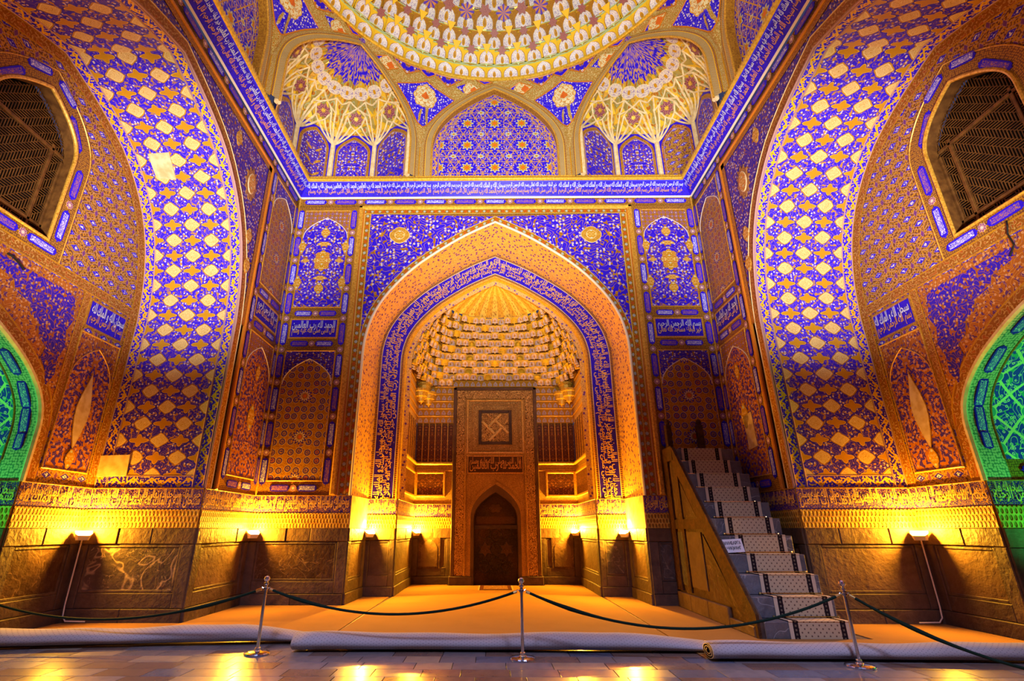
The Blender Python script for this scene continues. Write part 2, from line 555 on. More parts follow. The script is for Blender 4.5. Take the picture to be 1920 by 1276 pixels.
mat('marble_grey', p_stone((0.20, 0.20, 0.215), (0.075, 0.078, 0.09), (0.34, 0.34, 0.34), 0.01), rough=0.4, spec=0.5)
mat('marble_brown', p_stone((0.105, 0.055, 0.028), (0.035, 0.018, 0.010), (0.18, 0.11, 0.06), 0.012), rough=0.4)
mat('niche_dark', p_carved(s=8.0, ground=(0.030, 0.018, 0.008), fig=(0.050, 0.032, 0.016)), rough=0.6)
mat('niche_star', p_carved(s=24.0, ground=(0.05, 0.022, 0.008), fig=(0.14, 0.075, 0.03)), rough=0.6)
mat('timber', lambda M: [M.mix(M.step(M.noise3(6.0, 8.0, 0.75, 1.2), 0.36, 0.64), (0.10, 0.042, 0.012), (0.025, 0.010, 0.003)), (M.noise3(9.0, 6.0, 0.7), 0.6, 0.03)], rough=0.6)
mat('lattice_wood', lambda M: M.mix(M.step(M.noise3(8.0, 2.0), 0.3, 0.7), (0.17, 0.07, 0.016), (0.08, 0.03, 0.008)), rough=0.55)
mat('dark_void', flat((0.004, 0.003, 0.003)), rough=0.9)
mat('tile_grey', p_tile((0.27, 0.23, 0.22), (0.16, 0.14, 0.14)), rough=0.22, spec=0.5)
mat('tile_brown', p_tile((0.27, 0.17, 0.12), (0.15, 0.095, 0.075)), rough=0.2, spec=0.5)
mat('tile_beige', p_tile((0.42, 0.32, 0.21), (0.30, 0.23, 0.16)), rough=0.24, spec=0.5)
mat('tile_blue', p_tile((0.15, 0.16, 0.22), (0.10, 0.11, 0.15)), rough=0.22, spec=0.5)
mat('grout', flat((0.035, 0.028, 0.025)), rough=0.8)
mat('floor_far', p_tile((0.22, 0.18, 0.16), (0.12, 0.09, 0.08)), rough=0.3)
mat('carpet', p_carpet((0.37, 0.19, 0.055), (0.31, 0.16, 0.045)), rough=0.95, spec=0.05)
mat('carpet_back', p_carpet((0.45, 0.41, 0.41), (0.20, 0.18, 0.20), 13.0), rough=0.95, spec=0.05)
mat('runner', p_runner, rough=0.95, spec=0.05)
mat('chrome', flat((0.78, 0.80, 0.84)), rough=0.12, metal=1.0)
mat('brass', flat((0.75, 0.50, 0.16)), rough=0.25, metal=1.0)
mat('rope_green', flat((0.004, 0.018, 0.010)), rough=0.8)
mat('black', flat((0.012, 0.010, 0.010)), rough=0.6)
mat('paper', flat((0.80, 0.78, 0.80)), rough=0.7)
mat('ink', flat((0.02, 0.015, 0.03)), rough=0.8)
mat('plaster', flat((0.72, 0.66, 0.56)), rough=0.6)
mat('plaster_patch', lambda M: M.mix(M.step(M.noise(M.u, M.v, 5.0, 4.0), 0.35, 0.65), (0.74, 0.56, 0.32), (0.58, 0.38, 0.17)), rough=0.8)
mat('lace', p_lace(), rough=0.45)
mat('lace_gold', p_lace((0.74, 0.64, 0.58), (0.30, 0.11, 0.05), 14.0), rough=0.45)
mat('archtile', p_archtile, rough=0.45)
mat('shell', p_shell, rough=0.4, spec=0.5)
mat('melon', lambda M: M.mix((M.noise(M.u, M.v, 16.0, 1.0) > 0.52), BLUE, (0.50, 0.28, 0.12)), rough=0.42)
mat('darkpanel', p_floral(13.0, True, ground=(0.10, 0.035, 0.02), vine=(0.34, 0.13, 0.02), dot=(0.40, 0.20, 0.06), leaf=(0.22, 0.07, 0.015)), rough=0.45)
mat('rug', p_carved(s=9.0, ground=(0.10, 0.012, 0.008), fig=(0.34, 0.20, 0.11)), rough=0.95)
mat('rug_border', flat((0.07, 0.012, 0.008)), rough=0.95)
mat('star_violet', lambda M: M.mix(M.noise(M.u, M.v, 30.0) > 0.55, (0.20, 0.045, 0.10), (0.45, 0.20, 0.14)), rough=0.45)
mat('star_blue', lambda M: M.mix((M.atan2(M.v, M.u) * 8.0).cos() > 0.1, (0.55, 0.22, 0.06), (0.08, 0.03, 0.50)), rough=0.45)
mat('gold_matte', flat((0.78, 0.50, 0.03)), rough=0.5)
mat('mint', flat((0.45, 0.62, 0.36)), rough=0.5)

def emissive(name, color, strength):
    m = bpy.data.materials.new(name); m.use_nodes = True
    b = m.node_tree.nodes['Principled BSDF']
    b.inputs['Emission Color'].default_value = (*color, 1); b.inputs['Emission Strength'].default_value = strength
    MATS[name] = m
emissive('lamp_glow', (1.0, 0.72, 0.25), 25.0)

def p_cart(ink, s=1.0):
    """blue cartouche with a cloud of lettering: uv in metres about its centre"""
    def f(M):
        x, y = M.u, M.v
        n = M.noise(x, y, 34.0, 0.5)
        line = abs((n * 3.0).fract() - 0.5) < 0.20
        ins = (abs(x) < 0.26) * (abs(y) < 0.052)
        return M.mix(line * ins, BLUE, ink)
    return f
mat('cart_white', p_cart((0.78, 0.76, 0.95)), rough=0.4)
mat('cart_gold', p_cart((0.42, 0.18, 0.16)), rough=0.4)
mat('cart_green', p_cart((0.50, 0.70, 0.80)), rough=0.4)
def p_ros(M):
    q = rosette(M, M.u, M.v, 8.0, 0.07)
    c = M.mix(q < 1.15, (0.50, 0.26, 0.06), (0.66, 0.42, 0.42))
    c = M.mix(q < 0.9, c, (0.24, 0.07, 0.20))
    c = M.mix(q < 0.55, c, (0.66, 0.42, 0.42))
    return M.mix(q < 0.25, c, (0.85, 0.72, 0.60))
mat('rosette', p_ros, rough=0.45)
def p_medal(M):
    """gold medallion with filigree, uv about its centre"""
    n = M.noise(abs(M.u), abs(M.v), 17.0, 0.5)
    c = M.mix((n > 0.50) * (n < 0.57), GOLD, CREAM)
    c = M.mix(n > 0.64, c, (0.55, 0.16, 0.01))
    d, r, g = M.vor(abs(M.u), abs(M.v), 10.0)
    return M.mix((d < 0.2) * (r < 0.5), c, (0.55, 0.58, 0.42))
mat('medallion', p_medal, rough=0.4)
def p_kite(M):
    """blue kite panel with a pale rosette, uv about the rosette centre"""
    c = floral(M, M.u, M.v, 14.0, BLUE, (0.2, 0.15, 0.6), WHITE, 0.45, (0.10, 0.05, 0.7), 0.7, RUST)
    q = M.length(M.u, M.v) / (0.36 * (1.0 + (M.atan2(M.v, M.u) * 8.0).cos() * 0.06))
    n = M.noise(abs(M.u), abs(M.v), 11.0, 1.0)
    n = M.noise(abs(M.u), abs(M.v), 26.0, 1.0)
    p = M.mix(n > 0.54, (0.66, 0.62, 0.42), (0.55, 0.24, 0.03))
    c = M.mix(q < 1.0, c, (0.62, 0.34, 0.05))
    c = M.mix(q < 0.92, c, p)
    q2 = rosette(M, M.u, M.v, 4.0, 0.10)
    return M.mix(q2 < 1.0, c, (0.62, 0.13, 0.02))
mat('kite', p_kite, rough=0.42)
def p_pend(M):
    n = M.noise(M.u, M.v, 24.0, 1.0)
    c = M.mix((n > 0.48) * (n < 0.58), (0.34, 0.19, 0.03), (0.56, 0.46, 0.22))
    return M.mix(n > 0.66, c, (0.42, 0.13, 0.01))
mat('pend_ground', p_pend, rough=0.45)
def p_vault(M):
    d, r, g = M.vor(M.u, M.v, 5.0, 0.8)
    c = M.mix(r > 0.5, (0.34, 0.25, 0.06), (0.66, 0.38, 0.02))
    c = M.mix((d < 0.22) * (g > 0.3), c, (0.42, 0.14, 0.02))
    c = M.mix((d > 0.30) * (d < 0.36), c, (0.34, 0.42, 0.30))
    return c
mat('vault', p_vault, rough=0.42)
def p_lobe(M):
    n = M.noise(abs(M.u), M.v, 15.0, 0.5)
    c = M.mix((n > 0.5) * (n < 0.58), (0.66, 0.58, 0.52), (0.22, 0.14, 0.42))
    return M.mix(M.length(M.u * 1.6, M.v) < 0.07, c, GOLD)
mat('lobe', p_lobe, rough=0.45)

# ------------------------------------------------------------------ mesh helpers
WL = {}
def wl(o): return WL.get(o.name, Vector((0, 0, 0))) if o else Vector((0, 0, 0))
def link(o, parent=None, M=None):
    COL.objects.link(o)
    if parent: o.parent = parent
    if M is None: M = Matrix.Identity(4)
    o.matrix_basis = Matrix.Translation(-wl(parent)) @ M
    WL[o.name] = M.to_translation()
    return o
def tag(o, label=None, cat=None, group=None, kind=None):
    if label: o['label'] = label
    if cat: o['category'] = cat
    if group: o['group'] = group
    if kind: o['kind'] = kind
    return o
def thing(name, loc, label, cat, group=None):
    o = bpy.data.objects.new(name, None)
    o.empty_display_size = 0.1
    link(o, None, Matrix.Translation(loc))
    return tag(o, label, cat, group)

class MB:
    def __init__(s): s.v = []; s.f = []; s.uv = []; s.mi = []; s.mats = []
    def m(s, name):
        if name not in s.mats: s.mats.append(name)
        return s.mats.index(name)
    def face(s, pts, mat, uvs=None):
        b = len(s.v)
        s.v += [tuple(p) for p in pts]
        s.f.append(tuple(range(b, b + len(pts))))
        if uvs is None: uvs = [(0, 0)] * len(pts)
        s.uv += uvs
        s.mi.append(s.m(mat))
    def mesh(s, name, smooth=False, merge=False):
        me = bpy.data.meshes.new(name)
        me.from_pydata(s.v, [], s.f)
        ul = me.uv_layers.new(name='uv')
        flatuv = [c for p in s.uv for c in p]
        ul.data.foreach_set('uv', flatuv)
        for n in s.mats: me.materials.append(MATS[n])
        me.polygons.foreach_set('material_index', s.mi)
        if merge:
            import bmesh
            bm = bmesh.new(); bm.from_mesh(me); bmesh.ops.remove_doubles(bm, verts=bm.verts, dist=1e-4)
            bmesh.ops.recalc_face_normals(bm, faces=bm.faces)
            bm.to_mesh(me); bm.free()
        if smooth: me.polygons.foreach_set('use_smooth', [True] * len(me.polygons))
        me.update()
        return me
    def build(s, name, parent=None, smooth=False, merge=False):
        return link(bpy.data.objects.new(name, s.mesh(name, smooth, merge)), parent)

class Frame:
    def __init__(s, o, A, N, B=(0, 0, 1)):
        s.o, s.A, s.N, s.B = Vector(o), Vector(A).normalized(), Vector(N).normalized(), Vector(B).normalized()
    def P(s, a, z, c=0.0): return s.o + s.A * a + s.B * z + s.N * c
    def mat(s, a, z, c, rot=0.0, sx=1.0, sy=1.0, sz=1.0):
        cr, sr = math.cos(rot), math.sin(rot)
        x = (s.A * cr + s.B * sr) * sx; y = (s.B * cr - s.A * sr) * sy; n = s.N * sz
        p = s.P(a, z, c)
        return Matrix(((x.x, y.x, n.x, p.x), (x.y, y.y, n.y, p.y), (x.z, y.z, n.z, p.z), (0, 0, 0, 1)))

FB = Frame((0, D, 0), (1, 0, 0), (0, -1, 0))
FD2 = Frame((0, D2, 0), (1, 0, 0), (0, -1, 0))
FDM = Frame((0, DM, 0), (1, 0, 0), (0, -1, 0))
FW = Frame((0, 0, 0), (1, 0, 0), (0, 0, 1), (0, 1, 0))       # floor plan: a = x, z = y, c = up

def poly(mb, F, out, c, mat, u0=0.0, v0=0.0):
    mb.face([F.P(a, z, c) for a, z in out], mat, [(a - u0, z - v0) for a, z in out])
def prism(mb, F, out, c0, c1, mat, side=None, u0=0.0, v0=0.0):
    poly(mb, F, out, c1, mat, u0, v0)
    n = len(out); L = 0.0
    for i in range(n):
        (a, z), (b, y) = out[i], out[(i + 1) % n]
        l = math.hypot(b - a, y - z)
        mb.face([F.P(a, z, c0), F.P(b, y, c0), F.P(b, y, c1), F.P(a, z, c1)], side or mat, [(L, c0), (L + l, c0), (L + l, c1), (L, c1)])
        L += l
def rect(a0, a1, z0, z1): return [(a0, z0), (a1, z0), (a1, z1), (a0, z1)]
def cbox(mb, F, a0, a1, z0, z1, c0, c1, ch, mat, u0=0.0, v0=0.0):
    """block with a chamfered face"""
    o = rect(a0, a1, z0, z1); i = rect(a0 + ch, a1 - ch, z0 + ch, z1 - ch)
    cm = c1 - ch
    poly(mb, F, i, c1, mat, u0, v0)
    for k in range(4):
        l = (k + 1) % 4
        mb.face([F.P(*o[k], cm), F.P(*o[l], cm), F.P(*i[l], c1), F.P(*i[k], c1)], mat, [(o[k][0] - u0, o[k][1] - v0), (o[l][0] - u0, o[l][1] - v0), (i[l][0] - u0, i[l][1] - v0), (i[k][0] - u0, i[k][1] - v0)])
        mb.face([F.P(*o[k], c0), F.P(*o[l], c0), F.P(*o[l], cm), F.P(*o[k], cm)], mat, [(o[k][0], c0), (o[l][0], c0), (o[l][0], cm), (o[k][0], cm)])
NOM = {'beads': 0.2, 'vine': 0.24, 'scroll': 0.3, 'scroll_pale': 0.3, 'lattice_gold': 0.3}
def strip(mb, pa, pb, mat, center=False, u0=None):
    """ribbon between two 3D polylines; uv u along (metres), v across"""
    pa = [Vector(p) for p in pa]; pb = [Vector(p) for p in pb]
    ws = [(a - b).length for a, b in zip(pa, pb)]
    w = max(ws) or 1.0
    nom = NOM.get(mat, w); k = nom / w
    L = [0.0]
    for i in range(1, len(pa)):
        L.append(L[-1] + ((pa[i] + pb[i]) * 0.5 - (pa[i - 1] + pb[i - 1]) * 0.5).length)
    off = L[-1] / 2 if center else 0.0
    for i in range(len(pa) - 1):
        mb.face([pa[i], pa[i + 1], pb[i + 1], pb[i]], mat, [((L[i] - off) * k, 0), ((L[i + 1] - off) * k, 0), ((L[i + 1] - off) * k, nom), ((L[i] - off) * k, nom)])
def band(mb, F, a0, a1, z0, z1, c, mat):
    """straight ribbon along its longer side"""
    if abs(a1 - a0) >= abs(z1 - z0): strip(mb, [F.P(a0, z0, c), F.P(a1, z0, c)], [F.P(a0, z1, c), F.P(a1, z1, c)], mat)
    else: strip(mb, [F.P(a0, z0, c), F.P(a0, z1, c)], [F.P(a1, z0, c), F.P(a1, z1, c)], mat)
def tube(mb, pts, r, mat, n=8, closed=False, caps=True):
    pts = [Vector(p) for p in pts]
    rings = []
    m = len(pts)
    rr = r if isinstance(r, (list, tuple)) else [r] * m
    up = None
    for i, p in enumerate(pts):
        if closed: t = pts[(i + 1) % m] - pts[i - 1]
        else: t = pts[min(i + 1, m - 1)] - pts[max(i - 1, 0)]
        t.normalize()
        if up is None: up = Vector((0, 0, 1)) if abs(t.z) < 0.9 else Vector((1, 0, 0))
        x = t.cross(up).normalized(); y = x.cross(t).normalized(); up = y
        rings.append([p + (x * math.cos(2 * PI * k / n) + y * math.sin(2 * PI * k / n)) * rr[i] for k in range(n)])
    L = 0.0
    for i in range(m if closed else m - 1):
        a, b = rings[i], rings[(i + 1) % m]
        l = (pts[(i + 1) % m] - pts[i]).length
        for k in range(n):
            q = (k + 1) % n
            mb.face([a[k], a[q], b[q], b[k]], mat, [(L, k / n), (L, (k + 1) / n), (L + l, (k + 1) / n), (L + l, k / n)])
        L += l
    if caps and not closed:
        mb.face(rings[0][::-1], mat); mb.face(rings[-1], mat)
def lathe(mb, prof, loc, mat, n=20, a0=0.0, a1=2 * PI):
    """prof: (r, z) list turned about the vertical through loc"""
    loc = Vector(loc)
    for i in range(len(prof) - 1):
        for k in range(n):
            t0 = a0 + (a1 - a0) * k / n; t1 = a0 + (a1 - a0) * (k + 1) / n
            (r0, z0), (r1, z1) = prof[i], prof[i + 1]
            q = [loc + Vector((r0 * math.cos(t0), r0 * math.sin(t0), z0)), loc + Vector((r0 * math.cos(t1), r0 * math.sin(t1), z0)),
                 loc + Vector((r1 * math.cos(t1), r1 * math.sin(t1), z1)), loc + Vector((r1 * math.cos(t0), r1 * math.sin(t0), z1))]
            if r0 < 1e-5: q = [q[0], q[2], q[3]]
            elif r1 < 1e-5: q = [q[0], q[1], q[2]]
            mb.face(q, mat, [(t0, z0), (t1, z0), (t1, z1), (t0, z1)][:len(q)])

PROF = [(1, 0), (.997, .07), (.985, .15), (.955, .255), (.90, .36), (.83, .455), (.72, .57), (.60, .67), (.45, .77), (.30, .86), (.15, .935), (0, 1)]
PROFS = [(1, 0), (.99, .09), (.975, .19), (.945, .31), (.89, .45), (.80, .595), (.68, .72), (.52, .835), (.34, .91), (.17, .96), (0, 1)]
def arch(w, zs, za, prof=PROF, sub=2, z0=None):
    """pointed arch from the left springing over the apex to the right one; z0 adds straight jambs"""
    h = []
    for i in range(len(prof) - 1):
        p0 = prof[max(i - 1, 0)]; p1 = prof[i]; p2 = prof[i + 1]; p3 = prof[min(i + 2, len(prof) - 1)]
        for j in range(sub):
            t = j / sub
            q = []
            for d in (0, 1):
                q.append(0.5 * (2 * p1[d] + (p2[d] - p0[d]) * t + (2 * p0[d] - 5 * p1[d] + 4 * p2[d] - p3[d]) * t * t + (3 * p1[d] - p0[d] - 3 * p2[d] + p3[d]) * t ** 3))
            h.append((min(q[0], 1.0), q[1]))
    h.append((0, 1))
    left = [(-w * x, zs + (za - zs) * y) for x, y in h]
    right = [(w * x, zs + (za - zs) * y) for x, y in h[:-1]][::-1]
    pts = left + right
    if z0 is not None: pts = [(-w, z0)] + pts + [(w, z0)]
    return pts
def half(pts, side):
    """the half of an arch on one side, from foot to apex"""
    n = len(pts) // 2
    return pts[:n + 1] if side < 0 else pts[n:][::-1]
def halfwidth(z, w, zs, za, prof=PROF):
    if z <= zs: return w
    y = min((z - zs) / (za - zs), 1.0)
    for i in range(len(prof) - 1):
        (x0, y0), (x1, y1) = prof[i], prof[i + 1]
        if y0 <= y <= y1: return w * (x0 + (x1 - x0) * (y - y0) / (y1 - y0))
    return 0.0
def archheight(x, w, zs, za, prof=PROF):
    t = min(abs(x) / w, 1.0)
    for i in range(len(prof) - 1):
        (x0, y0), (x1, y1) = prof[i], prof[i + 1]
        if x1 <= t <= x0: return zs + (za - zs) * (y0 + (y1 - y0) * (x0 - t) / (x0 - x1))
    return zs

# ------------------------------------------------------------------ lettering
AR = {}
for ch, code, n in (('ا', 0xFE8D, 2), ('ب', 0xFE8F, 4), ('ة', 0xFE93, 2), ('ت', 0xFE95, 4), ('ج', 0xFE9D, 4), ('ح', 0xFEA1, 4), ('خ', 0xFEA5, 4), ('د', 0xFEA9, 2), ('ر', 0xFEAD, 2),
                    ('س', 0xFEB1, 4), ('ش', 0xFEB5, 4), ('ص', 0xFEB9, 4), ('ض', 0xFEBD, 4), ('ط', 0xFEC1, 4), ('ع', 0xFEC9, 4), ('ف', 0xFED1, 4), ('ق', 0xFED5, 4), ('ك', 0xFED9, 4),
                    ('ل', 0xFEDD, 4), ('م', 0xFEE1, 4), ('ن', 0xFEE5, 4), ('ه', 0xFEE9, 4), ('و', 0xFEED, 2), ('ى', 0xFEEF, 2), ('ي', 0xFEF1, 4)):
    AR[ch] = (code, n)
def shape_ar(s):
    out = []
    for i, ch in enumerate(s):
        if ch not in AR: out.append(ch); continue
        code, n = AR[ch]
        prev = i > 0 and s[i - 1] in AR and AR[s[i - 1]][1] == 4
        nxt = n == 4 and i + 1 < len(s) and s[i + 1] in AR
        out.append(chr(code + ((3 if nxt else 1) if prev else (2 if nxt else 0))))
    return ''.join(out)[::-1]
_tc = {}
def glyphs(body):
    if body not in _tc:
        c = bpy.data.curves.new('lettering', 'FONT'); c.body = body; c.resolution_u = 2; c.offset = 0.018
        o = bpy.data.objects.new('lettering', c); COL.objects.link(o)
        me = bpy.data.meshes.new_from_object(o.evaluated_get(bpy.context.evaluated_depsgraph_get()))
        vs = [(v.co.x, v.co.y) for v in me.vertices]; fs = [tuple(p.vertices) for p in me.polygons]
        COL.objects.unlink(o); bpy.data.objects.remove(o); bpy.data.curves.remove(c); bpy.data.meshes.remove(me)
        par = list(range(len(vs)))
        def find(a):
            while par[a] != a: par[a] = par[par[a]]; a = par[a]
            return a
        for f in fs:
            for a in f[1:]: par[find(a)] = find(f[0])
        first = {}
        for a in range(len(vs)): r_ = find(a); first[r_] = min(first.get(r_, 1e9), vs[a][0])
        order = {r_: k % 4 for k, r_ in enumerate(sorted(first, key=first.get))}
        lift = [order[find(a)] * 0.0022 for a in range(len(vs))]
        x0 = min(v[0] for v in vs); x1 = max(v[0] for v in vs); y0 = min(v[1] for v in vs); y1 = max(v[1] for v in vs)
        _tc[body] = ([((x - x0), (y - y0), l_) for (x, y), l_ in zip(vs, lift)], fs, x1 - x0, y1 - y0)
    return _tc[body]
def write(mb, body, fn, x0, x1, y0, y1, mat):
    """letters mapped through fn(x, y) -> point into the box"""
    vs, fs, w, h = glyphs(body)
    b = len(mb.v); mi = mb.m(mat)
    o_ = fn(x0, y0); nrm = (fn(x0 + 0.01, y0) - o_).cross(fn(x0, y0 + 0.01) - o_).normalized()
    if nrm.dot(Vector((0, YC, 1.6)) - o_) < 0: nrm = -nrm
    mb.v += [tuple(fn(x0 + (x1 - x0) * x / w, y0 + (y1 - y0) * y / h) + nrm * l_) for x, y, l_ in vs]
    for f in fs:
        mb.f.append(tuple(b + i for i in f)); mb.uv += [(0, 0)] * len(f); mb.mi.append(mi)
PH = [shape_ar(t) for t in ('قال النبى صلى الله عليه وسلم', 'خير البقاع مساجد الله تعالى', 'الحمد لله رب العالمين', 'بسم الله الرحمن الرحيم', 'سبحان الله و الملك لله')]
def fill_text(mb, fn, length, y0, y1, mat, seed=0, squeeze=0.5):
    rnd = random.Random(seed)
    seq = []; tot = 0.0
    while tot < length * 0.93 or not seq:
        p = PH[rnd.randrange(len(PH))]
        g = glyphs(p); w = g[2] / g[3] * (y1 - y0) * squeeze
        if seq and tot + w > length * 1.35: break
        seq.append((p, w)); tot += w
    k = length / tot; x = 0.0
    for p, w in seq:
        write(mb, p, fn, x + 0.01, x + w * k - 0.01, y0, y1, mat)
        x += w * k
def inscription(mb, F, a0, a1, z0, z1, c, mat, seed, mat2=None, flip=False):
    """two woven lines of lettering filling a straight band"""
    L = abs(a1 - a0); h = z1 - z0
    def fn(x, y): return F.P(a1 - x if flip else a0 + x, z0 + y, c)
    def fn2(x, y): return F.P(a1 - x if flip else a0 + x, z0 + y, c + 0.010)
    fill_text(mb, fn, L, h * 0.02, h * 0.72, mat, seed, 0.55)
    fill_text(mb, fn2, L, h * 0.30, h * 0.98, mat2 or mat, seed + 50, 0.42)

# ------------------------------------------------------------------ small shared ornaments
def scallop(l, h, lobes=14, amp=0.10, n=42, p=5.0):
    out = []
    for k in range(n):
        t = 2 * PI * k / n
        ct, st = math.cos(t), math.sin(t)
        r = (abs(ct) ** p + abs(st) ** p) ** (-1 / p)
        b = 1 + amp * abs(math.cos(t * lobes / 2))
        tip = 0.10 * max(0, 1 - abs(st) * 4) if abs(ct) > .9 else 0
        out.append((l * r * ct * (1 + tip) * (1 + (b - 1) * 0.35), h * r * st * b))
    return out
def plate_mesh(name, out, th, mat, edge='gold', rim=0.0):
    F = Frame((0, 0, 0), (1, 0, 0), (0, 0, 1), (0, 1, 0))
    mb = MB()
    if rim:
        prism(mb, F, out, 0, th * 0.7, edge, edge)
        inn = [(x * (1 - rim), y * (1 - rim)) for x, y in out]
        prism(mb, F, inn, th * 0.7, th, mat, edge)
    else:
        prism(mb, F, out, 0, th, mat, edge)
    return mb.mesh(name)
def polar(n, r0, r1, ph=0.0):
    return [((r0 if k % 2 == 0 else r1) * math.cos(PI * k / n + ph), (r0 if k % 2 == 0 else r1) * math.sin(PI * k / n + ph)) for k in range(2 * n)]
CW = plate_mesh('cartouche', scallop(0.30, 0.075), 0.012, 'cart_white', 'blue')
CG = plate_mesh('cartouche', scallop(0.30, 0.075), 0.012, 'cart_gold', 'blue')
CN = plate_mesh('cartouche', scallop(0.30, 0.075), 0.012, 'cart_green', 'blue')
RO = plate_mesh('rosette', polar(8, 0.085, 0.068), 0.012, 'rosette')
def lobed(w, h, k=4, amp=0.16, n=48):
    return [((w * (1 - amp + amp * abs(math.cos(k * t)))) * math.cos(t), (h * (1 - amp + amp * abs(math.cos(k * t)))) * math.sin(t)) for t in [2 * PI * i / n for i in range(n)]]
MED = plate_mesh('medallion', lobed(0.25, 0.34), 0.014, 'medallion', 'gold', 0.06)
MEDS = plate_mesh('medallion', lobed(0.13, 0.17, 2), 0.014, 'medallion', 'gold', 0.08)
MEDW = plate_mesh('medallion', lobed(0.20, 0.075, 2, 0.22), 0.014, 'medallion', 'gold', 0.08)
def put(me, name, parent, M):
    o = bpy.data.objects.new(name, me)
    return link(o, parent, M)

def cartouche_run(parent, F, p0, p1, c=0.012, first=0, n=None, me=None):
    """cartouches with rosettes between them along a straight line"""
    (a0, z0), (a1, z1) = p0, p1
    L = math.hypot(a1 - a0, z1 - z0)
    n = n or max(1, round(L / 0.92))
    rot = math.atan2(z1 - z0, a1 - a0)
    if rot > PI / 2 or rot <= -PI / 2: rot += PI
    st = L / n
    sx = min(1.0, (st - 0.2) / 0.64)
    for i in range(n):
        t = (i + 0.5) / n
        put(me or (CW if (i + first) % 2 == 0 else CG), 'cartouche', parent, F.mat(a0 + (a1 - a0) * t, z0 + (z1 - z0) * t, c, rot, sx))
        if i < n - 1:
            t = (i + 1) / n
            put(RO, 'rosette', parent, F.mat(a0 + (a1 - a0) * t, z0 + (z1 - z0) * t, c))

def frame_bars(name, parent, F, a0, a1, z0, z1, w, c0, c1, mat):
    mb = MB()
    for r in ((a0, a0 + w, z0, z1), (a1 - w, a1, z0, z1), (a0 + w, a1 - w, z0, z0 + w), (a0 + w, a1 - w, z1 - w, z1)):
        cbox(mb, F, *r, c0, c1, min(w, c1 - c0) * 0.3, mat)
    return mb.build(name, parent)
def outline_tube(name, parent, F, pts, c, r, mat, n=6):
    mb = MB(); tube(mb, [F.P(a, z, c) for a, z in pts], r, mat, n)
    return mb.build(name, parent, True)

def arch_panel(parent, F, a0, a1, z0, z1, field, spand, c, zs, za, name='tile_panel', line='white_line'):
    """panel with a pointed-arch field, a spandrel ground and a frame"""
    am = (a0 + a1) / 2; w = (a1 - a0) / 2
    mb = MB(); poly(mb, F, rect(a0, a1, z0, z1), c, spand, am, z0); mb.build('spandrel', parent)
    out = [(am + x, z) for x, z in arch(w * 0.985, zs, za, sub=1, z0=z0)]
    mb = MB(); prism(mb, F, out, c, c + 0.008, field, 'gold', am, z0); mb.build(name, parent)
    outline_tube('arch_line', parent, F, out[1:-1], c + 0.008, 0.012, line, 5)
    frame_bars('panel_frame', parent, F, a0 - 0.03, a1 + 0.03, z0 - 0.03, z1 + 0.03, 0.03, 0, c + 0.02, 'gold')

def column_panels(parent, F, a0, a1, up, lo, upsp, losp, seed, flip=False, medals=True, zt=10.62):
    """tall tiled strip: cartouche borders, upper panel, lettered panel, lower panel"""
    b = 0.24
    s = 1 if a1 > a0 else -1
    i0, i1 = min(a0, a1) + b, max(a0, a1) - b
    am = (i0 + i1) / 2
    mb = MB(); poly(mb, F, rect(min(a0, a1), max(a0, a1), ZF, zt), 0.004, 'gold_ground'); mb.build('border_ground', parent)
    arch_panel(parent, F, i0, i1, 7.36, zt - 0.16, up, upsp, 0.012, 9.55, 10.22)
    arch_panel(parent, F, i0, i1, 2.74, 6.06, lo, losp, 0.012, 5.15, 5.85)
    for x in (min(a0, a1) + b / 2 - 0.01, max(a0, a1) - b / 2 + 0.01):
        cartouche_run(parent, F, (x, 2.5), (x, zt), n=9, first=0 if x < am else 1)
    for z in (7.16, 6.28, 2.55):
        cartouche_run(parent, F, (i0 - 0.02, z), (i1 + 0.02, z), n=2, first=int(z * 7) % 2)
    frame_bars('panel_frame', parent, F, i0 - 0.02, i1 + 0.02, 6.42, 7.02, 0.05, 0, 0.02, 'gold')
    mb = MB(); poly(mb, F, rect(i0 + 0.03, i1 - 0.03, 6.47, 6.97), 0.010, 'blue'); mb.build('lettered_panel', parent)
    mb = MB()
    fa, fb = i0 + 0.07, i1 - 0.07
    fn = (lambda x, y: F.P(fb - x, 6.5 + y, 0.02)) if flip else (lambda x, y: F.P(fa + x, 6.5 + y, 0.02))
    write(mb, PH[seed % 2], fn, 0, fb - fa, 0.0, 0.27, 'letter_pale')
    write(mb, PH[2 + seed % 2], lambda x, y: fn(x, y) + F.N * 0.01, 0, fb - fa, 0.16, 0.44, 'letter_white')
    mb.build('lettering', parent)
    if medals:
        put(MED, 'medallion', parent, F.mat(am, 8.80, 0.02))
        for z in (9.72, 7.92): put(MEDS, 'medallion', parent, F.mat(am, z, 0.02))
        for z in (9.34, 8.24): put(MEDW, 'medallion', parent, F.mat(am, z, 0.02))
        for x in (i0 + 0.02, i1 - 0.02):
            for z in (9.25, 8.1): put(MEDS, 'medallion', parent, F.mat(x, z, 0.013, 0, 0.8, 1.3))
        for x in (am - 0.48, am + 0.48): put(MEDS, 'medallion', parent, F.mat(x, 8.8, 0.02, PI / 2, 0.5, 0.7))
    else:
        put(MEDS, 'medallion', parent, F.mat(am, 4.1, 0.022, 0, 1.3, 1.9))
        put(MEDS, 'medallion', parent, F.mat(am, 5.2, 0.022, 0, 0.8, 1.1))

